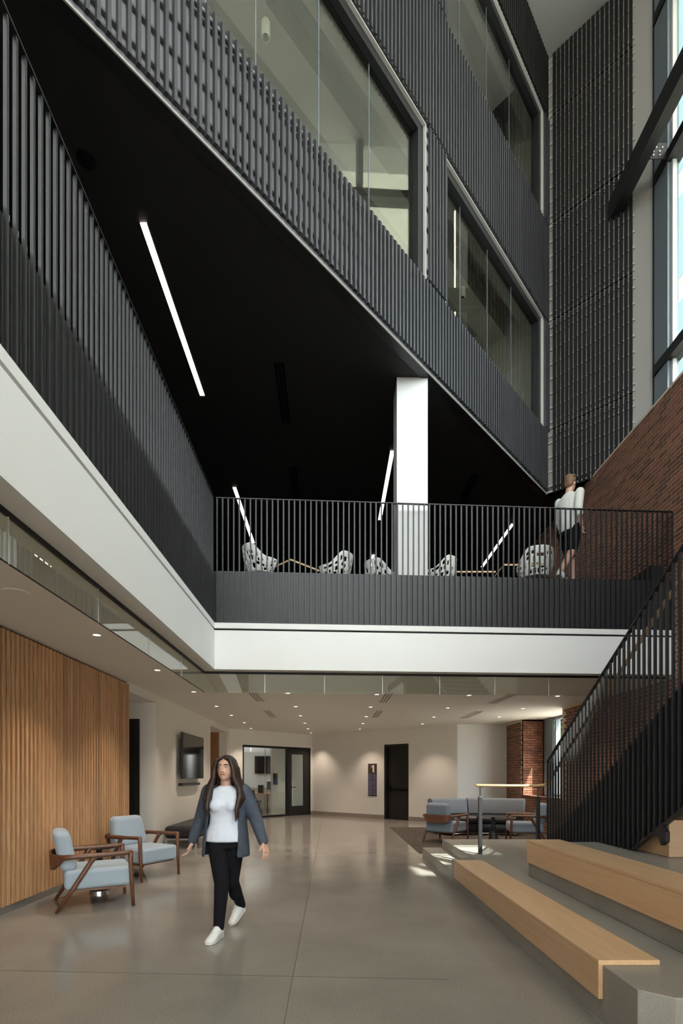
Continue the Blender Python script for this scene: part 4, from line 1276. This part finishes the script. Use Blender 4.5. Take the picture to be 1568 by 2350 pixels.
mo = empty('pendant_uplight', (-4.2, 20.6, 2.42)); tag(mo, 'long pendant lamp shining up at the meeting room ceiling', 'ceiling light')  # lamp added to brighten the meeting room, aimed up to avoid floor reflections
MB().box(-1.15, 1.15, -0.08, 0.08, -0.05, -0.005).build('housing', M['white'], parent=mo)
for sx in (-0.9, 0.9): MB().tube([(sx, 0.075, -0.03), (sx, 0.075, C - 2.42)], 0.003, 6).build('cable', M['grey'], parent=mo)
lo = bpy.data.objects.new('lamp', ml); COL.objects.link(lo); lo.parent = mo; lo.location = (0, 0, 0.0); lo.rotation_euler = (PI, 0, 0)

# ---------------------------------------------------------------- gallery: perforated chairs and tables
def tub_mesh(seed):
    rnd = random.Random(seed)
    nu, nv = 46, 18
    A = math.radians(128)
    def pt(i, j):
        th = -A + 2 * A * i / nu
        q = abs(th) / A
        tt = min(1, max(0, (q - 0.30) / 0.42)); top = 0.845 - 0.225 * (3 * tt * tt - 2 * tt ** 3)
        zb = 0.40
        t = j / nv
        z = zb + (top - zb) * t
        r = 0.21 + 0.075 * t + 0.02 * math.sin(PI * t)
        rx = r * 1.02; ry = r * (1.0 + 0.12 * t)
        return Vector((rx * math.sin(th), ry * math.cos(th), z))
    drop = set()
    for _ in range(260):
        i, j = rnd.randrange(1, nu - 3), rnd.randrange(1, nv - 4)
        w, h = rnd.choice(((1, 2), (2, 2), (1, 3), (2, 3)))
        if any((i + a, j + c) in drop for a in range(-1, w + 1) for c in range(-1, h + 1)): continue
        for a in range(w):
            for c in range(h): drop.add((i + a, j + c))
    vs = [pt(i, j) for j in range(nv + 1) for i in range(nu + 1)]
    fs = []
    for j in range(nv):
        for i in range(nu):
            if (i, j) in drop: continue
            a = j * (nu + 1) + i
            fs.append((a, a + 1, a + nu + 2, a + nu + 1))
    b = MB(); b.add(vs, fs)
    me = b.mesh('shell', M['plastic_white'], smooth=True)
    return me
def tub_chair(label, x, y, rz, seed):
    """open side towards local -y"""
    r = empty('perforated_chair', (x, y, FL2), rz); tag(r, label, 'chair', 'white perforated chairs on the gallery')
    sh = inst('shell', tub_mesh(seed), r)
    sd = sh.modifiers.new('thick', 'SOLIDIFY'); sd.thickness = 0.010
    MB().lathe([(0.001, 0.395), (0.205, 0.395), (0.215, 0.405), (0.215, 0.412), (0.001, 0.418)], 28).build('seat', M['plastic_white'], parent=r)
    for k in range(4):
        a = PI / 4 + k * PI / 2
        MB().tube([(0.10 * math.cos(a), 0.10 * math.sin(a), 0.40), (0.24 * math.cos(a), 0.24 * math.sin(a), 0.0)], 0.012, 8).build('leg', M['steel'], parent=r)
def chair_at(px, py_top, label, rz, seed, zt=0.84):
    Y = (FL2 + zt - H) * F / (CY - py_top)
    tub_chair(label, (px - CX) / F * Y, Y, rz, seed)
chair_at(600, 1262, 'white perforated chair with its arm towards the tilted table corner', math.radians(115), 1)
chair_at(768, 1279, 'white perforated chair facing the tilted table', math.radians(-112), 2)
chair_at(876, 1296, 'white perforated chair half hidden beside the white column', math.radians(125), 3)
chair_at(1006, 1289, 'white perforated chair right of the white column', math.radians(-118), 4)
chair_at(1228, 1270, 'white perforated chair with its back to the guard, near the walking man', math.radians(180), 5)
def cafe_table(label, x, y, rz, w, d):
    r = empty('cafe_table', (x, y, FL2), rz); tag(r, label, 'table', 'ply-edged tables on the gallery')
    MB().box(-w / 2 + 0.004, w / 2 - 0.004, -d / 2 + 0.004, d / 2 - 0.004, 0.705, 0.7345).build('top', M['panel'], parent=r)
    e = MB(); e.box(-w / 2, w / 2, -d / 2, -d / 2 + 0.004, 0.705, 0.735); e.box(-w / 2, w / 2, d / 2 - 0.004, d / 2, 0.705, 0.735)
    e.box(-w / 2, -w / 2 + 0.004, -d / 2 + 0.004, d / 2 - 0.004, 0.705, 0.735); e.box(w / 2 - 0.004, w / 2, -d / 2 + 0.004, d / 2 - 0.004, 0.705, 0.735)
    e.build('edge_band', M['tableedge'], parent=r)
    MB().lathe([(0.001, 0), (0.26, 0), (0.26, 0.012), (0.035, 0.03), (0.03, 0.70), (0.001, 0.705)], 20).build('pedestal', M['blackmetal'], parent=r)
ct = at_z(667, 1284, FL2 + 0.72)
cafe_table('table turned cornerwise, its pale edge meeting the perforated chair', ct.x, ct.y + 0.53, PI / 4, 0.75, 0.75)
a, b_ = at_z(1157, 1296, FL2 + 0.72), at_z(1272, 1296, FL2 + 0.72)
cafe_table('table with a straight pale edge beside the walking man', (a.x + b_.x) / 2, a.y + 0.40, 0, b_.x - a.x, 0.8)
a, b_ = at_z(1045, 1312, FL2 + 0.72), at_z(1138, 1312, FL2 + 0.72)
cafe_table('farther table seen just above the guard sheet, between column and straight table', (a.x + b_.x) / 2, a.y + 0.40, 0, b_.x - a.x, 0.8)
pb = MB().box(4.98, 5.15, 8.05, 8.7, FL2, FL2 + 0.32).build('plinth_box', M['blackwall'])
tag(pb, 'low black box against the brick wall on the gallery', 'box')
# ---------------------------------------------------------------- people
def bake(mb, name, m, parent, voxel=0.007, smooth=6, factor=0.5):
    """joins overlapping volumes into one continuous skin"""
    me = mb.mesh(name + '_src', m)
    tmp = bpy.data.objects.new(name + '_src', me); COL.objects.link(tmp)
    rm = tmp.modifiers.new('remesh', 'REMESH'); rm.mode = 'VOXEL'; rm.voxel_size = voxel; rm.adaptivity = 0.0
    sm = tmp.modifiers.new('smooth', 'SMOOTH'); sm.iterations = smooth; sm.factor = factor
    dg = bpy.context.evaluated_depsgraph_get(); dg.update()
    out = bpy.data.meshes.new_from_object(tmp.evaluated_get(dg))
    out.name = name
    bpy.data.objects.remove(tmp); bpy.data.meshes.remove(me)
    out.materials.clear(); out.materials.append(m)
    out.polygons.foreach_set('use_smooth', [True] * len(out.polygons))
    return inst(name, out, parent)

def V(*a): return Vector(a)
def limb(mb, pts, rad, n=12, ry=None):
    # add in-between points for a soft bend
    P, R, RY = [], [], []
    ry = ry or rad
    for i in range(len(pts) - 1):
        for t in (0, 0.34, 0.67):
            P.append(Vector(pts[i]).lerp(Vector(pts[i + 1]), t)); R.append(rad[i] + (rad[i + 1] - rad[i]) * t); RY.append(ry[i] + (ry[i + 1] - ry[i]) * t)
    P.append(Vector(pts[-1])); R.append(rad[-1]); RY.append(ry[-1])
    mb.tube(P, R, n, ry=RY)
    for p, r in zip(pts, rad): mb.ball(p, r, r, r, 10, 6)

def hand(mb, wrist, d, thumb_side, curl=0.5):
    """palm, four unequal curled fingers and a thumb leaving the side of the palm"""
    d = Vector(d).normalized()
    ref = Vector(thumb_side); s = (ref - d * ref.dot(d)).normalized()
    n = d.cross(s)
    w = Vector(wrist)
    mb.loft([[w + d * t + s * (a * wd) + n * (c * th) for (a, c) in ((-1, -1), (1, -1), (1, 1), (-1, 1))] for (t, wd, th) in ((-0.01, 0.022, 0.016), (0.03, 0.034, 0.014), (0.075, 0.038, 0.012), (0.088, 0.034, 0.010))])
    for k, (off, L) in enumerate(((0.033, 0.070), (0.0115, 0.080), (-0.0105, 0.075), (-0.032, 0.060))):
        b0 = w + d * 0.082 + s * off
        k1 = b0 + (d * math.cos(curl * 0.5) + n * math.sin(curl * 0.5)) * L * 0.45
        k2 = k1 + (d * math.cos(curl * 1.2) + n * math.sin(curl * 1.2)) * L * 0.32
        k3 = k2 + (d * math.cos(curl * 1.8) + n * math.sin(curl * 1.8)) * L * 0.23
        mb.tube([b0 - d * 0.012, b0, k1, k2, k3], [0.0085, 0.0082, 0.0076, 0.0070, 0.0056], 8)
        mb.ball(k3, 0.0062, 0.0062, 0.0062, 8, 5)
    t0 = w + d * 0.028 + s * 0.026
    t1 = t0 + (d * 0.6 + s * 0.7 + n * 0.25).normalized() * 0.038
    t2 = t1 + (d * 0.9 + s * 0.25 + n * 0.4).normalized() * 0.030
    mb.tube([w + d * 0.015 + s * 0.012, t0, t1, t2], [0.014, 0.012, 0.010, 0.008], 8)
    mb.ball(t2, 0.008, 0.008, 0.008, 8, 5)

def head_shape(mb, c, R):
    """skull, jaw, nose, ears; R turns the head"""
    def P(x, y, z): return c + R @ Vector((x, y, z))
    mb.ball(P(0, 0.012, 0.022), 0.074, 0.092, 0.092, 18, 12, R.to_4x4())
    mb.ball(P(0, -0.016, -0.030), 0.062, 0.070, 0.082, 16, 10, R.to_4x4())
    mb.ball(P(0, -0.044, -0.082), 0.032, 0.030, 0.026, 12, 8, R.to_4x4())
    mb.loft([[P(-0.008, -0.078, 0.012), P(0.008, -0.078, 0.012), P(0.006, -0.07, 0.016), P(-0.006, -0.07, 0.016)],
             [P(-0.014, -0.080, -0.026), P(0.014, -0.080, -0.026), P(0.012, -0.06, -0.02), P(-0.012, -0.06, -0.02)],
             [P(-0.015, -0.104, -0.034), P(0.015, -0.104, -0.034), P(0.014, -0.07, -0.042), P(-0.014, -0.07, -0.042)]])
    for s in (-1, 1):
        mb.ball(P(s * 0.076, 0.012, -0.008), 0.010, 0.018, 0.030, 10, 7, R.to_4x4())

def face(root, c, R, eyes=True):
    def P(x, y, z): return c + R @ Vector((x, y, z))
    for s in (-1, 1):
        MB().ball(P(s * 0.030, -0.0755, 0.008), 0.0135, 0.007, 0.0055, 12, 8, R.to_4x4()).build('eye', M['eyewhite'], parent=root, smooth=True)
        MB().ball(P(s * 0.030, -0.0805, 0.008), 0.0058, 0.004, 0.0055, 10, 6, R.to_4x4()).build('iris', M['eye'], parent=root, smooth=True)
        MB().tube([P(s * 0.013, -0.083, 0.026), P(s * 0.030, -0.083, 0.031), P(s * 0.048, -0.074, 0.025)], 0.0042, 6).build('eyebrow', M['hair'], parent=root, smooth=True)
    MB().tube([P(-0.024, -0.076, -0.058), P(-0.008, -0.084, -0.054), P(0.0, -0.084, -0.056), P(0.008, -0.084, -0.054), P(0.024, -0.076, -0.058)], [0.002, 0.006, 0.006, 0.006, 0.002], 8).build('lips', M['lip'], parent=root, smooth=True)

def shoe(name, root, heel, toe, up, w=0.042):
    heel, toe = Vector(heel), Vector(toe)
    d = (toe - heel).normalized(); s = d.cross(Vector(up)).normalized(); u = s.cross(d).normalized()
    L = (toe - heel).length
    b = MB(); rings = []
    for (t, ww, h0, h1) in ((0.0, 0.030, 0.016, 0.100), (0.06, 0.038, 0.0, 0.122), (0.25, 0.042, 0.0, 0.128), (0.45, 0.042, 0.0, 0.104), (0.62, 0.046, 0.0, 0.076), (0.80, 0.047, 0.0, 0.058), (0.93, 0.036, 0.004, 0.042), (1.0, 0.018, 0.012, 0.030)):
        c = heel + d * (L * t)
        rings.append([c + s * (ww * math.cos(a)) * (1 if math.sin(a) < 0.1 else 0.86) + u * ((h0 + h1) / 2 + (h1 - h0) / 2 * math.sin(a)) for a in [2 * PI * k / 14 for k in range(14)]])
    b.loft(rings)
    sh = b.build(name, M['shoe'], parent=root, smooth=True)
    so = MB(); rg = []
    for (t, ww) in ((-0.02, 0.024), (0.05, 0.036), (0.3, 0.038), (0.62, 0.046), (0.82, 0.048), (0.95, 0.036), (1.02, 0.016)):
        c = heel + d * (L * t)
        rg.append([c + s * ww, c - s * ww, c - s * ww + u * 0.022, c + s * ww + u * 0.022])
    so.loft(rg); so.build('sole', M['sole'], parent=sh)
    la = MB()
    for t in (0.42, 0.50, 0.58, 0.66):
        c = heel + d * (L * t) + u * (0.112 - (t - 0.42) * 0.19)
        la.tube([c - s * 0.026 - u * 0.012, c, c + s * 0.026 - u * 0.012], 0.004, 6)
    la.build('laces', M['plastic_white'], parent=sh, smooth=True)
    return sh

# ---- woman walking across the lobby towards the entrance
wo_ = empty('person', (-0.965, 4.63, 0.0))
tag(wo_, 'woman in white top, grey-blue open jacket and black trousers striding across the lobby', 'person')
hc = V(0.005, -0.02, 1.487)
Rh = Euler((math.radians(-4), 0, math.radians(-9))).to_matrix()
RS, LS = V(-0.155, 0.03, 1.275), V(0.160, 0.0, 1.275)            # shoulders (her right is at -x)
RE, RW = V(-0.255, 0.13, 1.035), V(-0.325, 0.10, 0.825)
LE, LW = V(0.275, -0.03, 1.040), V(0.360, -0.16, 0.850)
RH, RK, RA = V(-0.080, -0.01, 0.865), V(-0.012, -0.11, 0.475), V(-0.035, -0.12, 0.105)
LH, LK, LA = V(0.085, 0.01, 0.865), V(0.040, 0.075, 0.460), V(0.065, 0.385, 0.175)
b = MB()
head_shape(b, hc, Rh)
b.tube([V(0, 0.012, 1.27), V(0, 0.010, 1.34), V(0.003, 0.0, 1.43)], [0.062, 0.050, 0.050], 12)
def torso_ring(z, rx, ry, y=0.0, x=0.0, n=18): return [V(x + rx * math.cos(2 * PI * k / n), y + ry * math.sin(2 * PI * k / n), z) for k in range(n)]
b.loft([torso_ring(0.80, 0.155, 0.105), torso_ring(0.88, 0.165, 0.112), torso_ring(0.98, 0.130, 0.092), torso_ring(1.06, 0.124, 0.088), torso_ring(1.16, 0.142, 0.104, -0.01), torso_ring(1.24, 0.150, 0.095), torso_ring(1.30, 0.105, 0.065, 0.01), torso_ring(1.33, 0.05, 0.045, 0.012)])
for s in (-1, 1): b.ball((s * 0.062, -0.085, 1.16), 0.058, 0.045, 0.055)
for (S, E, Wr) in ((RS, RE, RW), (LS, LE, LW)):
    limb(b, [S, E, Wr], [0.048, 0.037, 0.025])
for (Hp, Kn, An) in ((RH, RK, RA), (LH, LK, LA)):
    limb(b, [Hp, Kn, An], [0.085, 0.054, 0.036])
b.ball(RK + (RA - RK) * 0.3 + V(0, 0.02, 0), 0.05, 0.05, 0.10)
b.ball(LK + (LA - LK) * 0.3 + V(0, 0.01, -0.02), 0.05, 0.05, 0.09)
limb(b, [RA, V(-0.052, -0.19, 0.045), V(-0.070, -0.27, 0.030)], [0.032, 0.026, 0.016])
limb(b, [LA, V(0.045, 0.34, 0.085), V(0.02, 0.285, 0.045)], [0.032, 0.026, 0.016])
hand(b, RW + (RW - RE).normalized() * 0.012, (RW - RE) + V(0, -0.03, 0), V(0.4, -1, 0.1), 0.55)
hand(b, LW + (LW - LE).normalized() * 0.012, (LW - LE) + V(0, 0.02, -0.06), V(-0.5, -1, 0.1), 0.6)
body = bake(b, 'body', M['skin'], wo_, 0.0045, 4)
face(wo_, hc, Rh)
# white top
b = MB()
b.loft([torso_ring(0.835, 0.186, 0.142), torso_ring(0.90, 0.180, 0.136), torso_ring(0.99, 0.146, 0.110), torso_ring(1.06, 0.140, 0.106), torso_ring(1.16, 0.157, 0.122, -0.012), torso_ring(1.24, 0.168, 0.108), torso_ring(1.30, 0.120, 0.078, 0.01), torso_ring(1.335, 0.060, 0.054, 0.010)])
for s in (-1, 1): b.ball((s * 0.062, -0.090, 1.16), 0.066, 0.052, 0.062)
for (S, E) in ((RS, RE), (LS, LE)): limb(b, [S, S.lerp(E, 0.35)], [0.058, 0.054])
bake(b, 'top', M['tee'], wo_, 0.010, 8)
# black trousers
b = MB()
b.loft([torso_ring(0.775, 0.150, 0.112), torso_ring(0.82, 0.164, 0.118), torso_ring(0.86, 0.154, 0.110), torso_ring(0.90, 0.140, 0.100)])
for (Hp, Kn, An) in ((RH, RK, RA), (LH, LK, LA)):
    limb(b, [Hp, Kn, An.lerp(Kn, -0.06)], [0.096, 0.067, 0.047])
b.ball(RK + (RA - RK) * 0.3 + V(0, 0.02, 0), 0.06, 0.058, 0.11)
b.ball(LK + (LA - LK) * 0.3 + V(0, 0.01, -0.02), 0.06, 0.058, 0.10)
b.ball((0.0, 0.07, 0.84), 0.14, 0.075, 0.09)
bake(b, 'trousers', M['trousers'], wo_, 0.009, 6)
# open jacket: shell round back and sides plus sleeves
b = MB()
def jring(z, rx, ry, gl, gr, y=0.015, n=20):
    # arc from the right-hand front edge round the back to the left-hand front edge
    a0, a1 = -PI / 2 + gl, 1.5 * PI - gr
    outer = [V(rx * math.cos(a0 + (a1 - a0) * k / n), y + ry * math.sin(a0 + (a1 - a0) * k / n), z) for k in range(n + 1)]
    inner = [V((rx - 0.016) * math.cos(a0 + (a1 - a0) * k / n), y + (ry - 0.016) * math.sin(a0 + (a1 - a0) * k / n), z) for k in range(n, -1, -1)]
    return outer + inner
b.loft([jring(0.70, 0.218, 0.160, 0.62, 1.0), jring(0.80, 0.212, 0.158, 0.66, 0.95), jring(0.92, 0.200, 0.150, 0.72, 0.92), jring(1.06, 0.186, 0.142, 0.78, 0.9),
        jring(1.17, 0.188, 0.142, 0.80, 0.9), jring(1.25, 0.192, 0.128, 0.84, 0.9), jring(1.305, 0.150, 0.100, 0.85, 0.9, 0.02), jring(1.34, 0.095, 0.078, 0.8, 0.85, 0.025)])
for (S, E, Wr) in ((RS, RE, RW), (LS, LE, LW)):
    limb(b, [S + V(0, 0.005, 0.005), E, Wr.lerp(E, 0.03)], [0.073, 0.062, 0.046])
bake(b, 'jacket', M['denim'], wo_, 0.010, 4)
# long hair
b = MB()
def HP(x, y, z): return hc + Rh @ V(x, y, z)
b.ball(HP(0, 0.028, 0.036), 0.086, 0.098, 0.092, 18, 12, Rh.to_4x4())
b.ball(HP(0, 0.055, -0.04), 0.086, 0.062, 0.12, 16, 10, Rh.to_4x4())
rh = random.Random(5)
for s in (-1, 1):
    for k in range(8):
        q = k / 7                                   # 0 at the face, 1 at the back
        dx, dy = 0.012 * rh.uniform(-1, 1), 0.010 * rh.uniform(-1, 1)
        end = 1.02 + 0.09 * rh.random() + 0.02 * q
        x1 = s * (0.088 + 0.020 * math.sin(PI * q)); y1 = -0.052 + 0.115 * q
        pts = [HP(s * (0.012 + 0.02 * q), -0.062 + 0.11 * q, 0.112 - 0.02 * (1 - q)), HP(s * 0.060, -0.066 + 0.125 * q, 0.078), HP(x1 * 0.98, y1, 0.0), HP(x1 * 1.08, y1 + 0.006, -0.085),
               V(s * (0.128 + 0.030 * q) + dx, -0.060 + 0.10 * q + dy, 1.315), V(s * (0.138 + 0.035 * q) + dx * 2, -0.120 + 0.17 * q, 1.225), V(s * (0.130 + 0.05 * q) - dx * 2, -0.150 + 0.21 * q, 1.13), V(s * (0.120 + 0.05 * q), -0.150 + 0.22 * q, end)]
        b.tube(pts, [0.012, 0.018, 0.021, 0.023, 0.025, 0.024, 0.018, 0.006], 9)
b.tube([HP(0, 0.07, -0.05), V(0, 0.10, 1.32), V(0, 0.12, 1.20), V(0, 0.125, 1.08)], [0.085, 0.12, 0.13, 0.08], 14, ry=[0.05, 0.045, 0.035, 0.02])
bake(b, 'hair', M['hair'], wo_, 0.006, 2)
shoe('shoe', wo_, (-0.025, -0.075, 0.004), (-0.085, -0.325, 0.004), (0, 0, 1))
shoe('shoe', wo_, (0.088, 0.43, 0.105), (0.0, 0.235, 0.004), (0, 0.35, 1))

# ---- man walking along the gallery, seen from behind the guard
mx, my = 3.735, 8.12
mn = empty('person', (mx, my, FL2), math.radians(118))
tag(mn, 'man in pale shirt and dark shorts walking on the gallery along the guard', 'person')
S_ = 1.045
hc2 = V(0.0, -0.03, 1.63)
Rm = Euler((math.radians(8), 0, math.radians(10))).to_matrix()
RS, LS = V(-0.19, 0.0, 1.42), V(0.19, 0.0, 1.42)
RE, RW = V(-0.235, 0.10, 1.12), V(-0.225, 0.02, 0.90)
LE, LW = V(0.235, -0.06, 1.13), V(0.215, -0.22, 0.96)
RH, RK, RA = V(-0.095, -0.01, 0.90), V(-0.095, 0.08, 0.49), V(-0.095, 0.33, 0.16)
LH, LK, LA = V(0.095, 0.01, 0.90), V(0.095, -0.20, 0.50), V(0.095, -0.20, 0.10)
b = MB()
head_shape(b, hc2, Rm)
b.tube([V(0, 0.01, 1.42), V(0, 0.0, 1.50), V(0, -0.01, 1.58)], [0.075, 0.058, 0.056], 12)
b.loft([torso_ring(0.84, 0.165, 0.115), torso_ring(0.93, 0.165, 0.115), torso_ring(1.05, 0.152, 0.105), torso_ring(1.20, 0.172, 0.118), torso_ring(1.34, 0.185, 0.115), torso_ring(1.43, 0.14, 0.085), torso_ring(1.47, 0.06, 0.055)])
for (S, E, Wr) in ((RS, RE, RW), (LS, LE, LW)): limb(b, [S, E, Wr], [0.050, 0.043, 0.030])
for (Hp, Kn, An) in ((RH, RK, RA), (LH, LK, LA)): limb(b, [Hp, Kn, An], [0.090, 0.060, 0.040])
limb(b, [RA, V(-0.095, 0.30, 0.06), V(-0.095, 0.22, 0.03)], [0.036, 0.034, 0.024])
limb(b, [LA, V(0.095, -0.28, 0.05), V(0.10, -0.38, 0.035)], [0.036, 0.034, 0.024])
hand(b, RW + (RW - RE).normalized() * 0.012, RW - RE, V(0.2, -1, 0), 0.6)
hand(b, LW + (LW - LE).normalized() * 0.012, LW - LE, V(-0.4, -0.3, 1), 0.7)
bake(b, 'body', M['skin'], mn, 0.008, 5)
face(mn, hc2, Rm)
b = MB()
b.loft([torso_ring(0.86, 0.188, 0.135), torso_ring(0.95, 0.185, 0.132), torso_ring(1.06, 0.172, 0.124), torso_ring(1.20, 0.190, 0.134), torso_ring(1.34, 0.202, 0.128), torso_ring(1.43, 0.155, 0.098), torso_ring(1.485, 0.072, 0.066)])
for (S, E, Wr) in ((RS, RE, RW), (LS, LE, LW)): limb(b, [S + V(-0.004 if S.x > 0 else 0.004, 0, 0.0), E, E.lerp(Wr, 0.35)], [0.070, 0.063, 0.056])
bake(b, 'shirt', M['shirt'], mn, 0.011, 6)
b = MB()
b.loft([torso_ring(0.80, 0.165, 0.125), torso_ring(0.90, 0.178, 0.128), torso_ring(0.98, 0.165, 0.118)])
for (Hp, Kn) in ((RH, RK), (LH, LK)): limb(b, [Hp, Hp.lerp(Kn, 0.78)], [0.108, 0.090])
bake(b, 'shorts', M['trousers'], mn, 0.011, 5)
b = MB()
def MP(x, y, z): return hc2 + Rm @ V(x, y, z)
b.ball(MP(0, 0.024, 0.040), 0.086, 0.100, 0.086, 16, 10, Rm.to_4x4())
b.ball(MP(0, 0.060, -0.010), 0.074, 0.050, 0.075, 14, 8, Rm.to_4x4())
for k in range(16):
    a = 2 * PI * k / 16
    b.ball(MP(0.066 * math.cos(a), 0.03 + 0.075 * math.sin(a), 0.085 + 0.012 * (k % 3)), 0.026, 0.026, 0.022, 8, 5)
bake(b, 'hair', M['hair2'], mn, 0.009, 2)
shoe('shoe', mn, (-0.095, 0.40, 0.09), (-0.095, 0.17, 0.004), (0, 0.35, 1))
shoe('shoe', mn, (0.095, -0.15, 0.004), (0.10, -0.42, 0.004), (0, 0, 1))
# ---------------------------------------------------------------- outside the windows
struct(MB().box(-60, 90, -90, 90, -0.5, -0.25).build('ground', M['grass']), 'paving outside')
def tree(label, x, y, h, r, seed):
    rnd = random.Random(seed)
    root = empty('tree', (x, y, -0.25)); tag(root, label, 'tree', 'trees outside the windows')
    MB().tube([(0, 0, 0), (0.1, 0.05, h * 0.35), (-0.1, 0.1, h * 0.75)], [0.28, 0.2, 0.08], 10).build('trunk', M['bark'], parent=root, smooth=True)
    b = MB()
    for k in range(4200):
        d = Vector((rnd.gauss(0, 1), rnd.gauss(0, 1), rnd.gauss(0, 1))).normalized() * r * (0.55 + 0.45 * rnd.random() ** 0.5)
        c = Vector((d.x, d.y, h * 0.66 + d.z * 1.15))
        a = Vector((rnd.gauss(0, 1), rnd.gauss(0, 1), rnd.gauss(0, 1))).normalized() * 0.22
        e = a.orthogonal().normalized() * 0.13
        b.add([c - a, c + e, c + a, c - e], [(0, 1, 2, 3)])
    tag(b.build('foliage', M['leaf'], parent=root), kind='stuff')
tree('leafy green tree outside the recess window', 8.35, 17.6, 7.0, 2.0, 1)
# tall neighbouring building with pale green glazing
nb_ = empty('building', (11.6, 13.0, -0.25))
tag(nb_, 'tall cream building with rows of pale green windows outside the atrium glass', 'building')
MB().box(0, 9, 0, 26, 0, 29.0).build('wall', M['cream'], parent=nb_)
MB().box(-0.2, 9.2, -0.2, 26.2, 29.0, 29.4).build('roof', M['pale'], parent=nb_)
wf_me = MB().box(-0.07, 0.01, 0, 2.5, 0, 2.9).mesh('window', M['pale'])
pn_me = MB().box(-0.09, -0.07, 0.10, 1.2, 0.1, 2.8).mesh('pane', M['ext_glass'])
for k in range(8):
    for j in range(8):
        wd = inst('window', wf_me, nb_, (0, 0.4 + k * 3.2, 0.6 + j * 3.5))
        inst('pane', pn_me, wd, (0, 0, 0)); inst('pane', pn_me, wd, (0, 1.2, 0))
# added slab blocking the sun, with a slot cut for the sun patches
def sun_blocker():
    b = MB()
    x0, x1, y0, y1 = 7.75, 9.3, -5.85, -4.7
    b.box(-9, 10.3, -13.5, y0, TOP + 0.2, TOP + 0.5); b.box(-9, x0, y0, y1, TOP + 0.2, TOP + 0.5); b.box(x1, 10.3, y0, y1, TOP + 0.2, TOP + 0.5)
    b.box(-9, 10.3, y1, -4.6, TOP + 0.2, TOP + 0.5); b.box(6.2, 10.3, -4.6, 9.6, TOP + 0.2, TOP + 0.5)
    struct(b.build('roof', M['pale']), 'roof canopy outside the tall windows')
sun_blocker()
struct(MB().box(-9, XW + 0.3, -8.2, -4.6, 3.5, 3.7).build('roof_porch', M['pale']), 'porch roof outside the entrance')  # slab added to shade the low entrance glazing from the sun
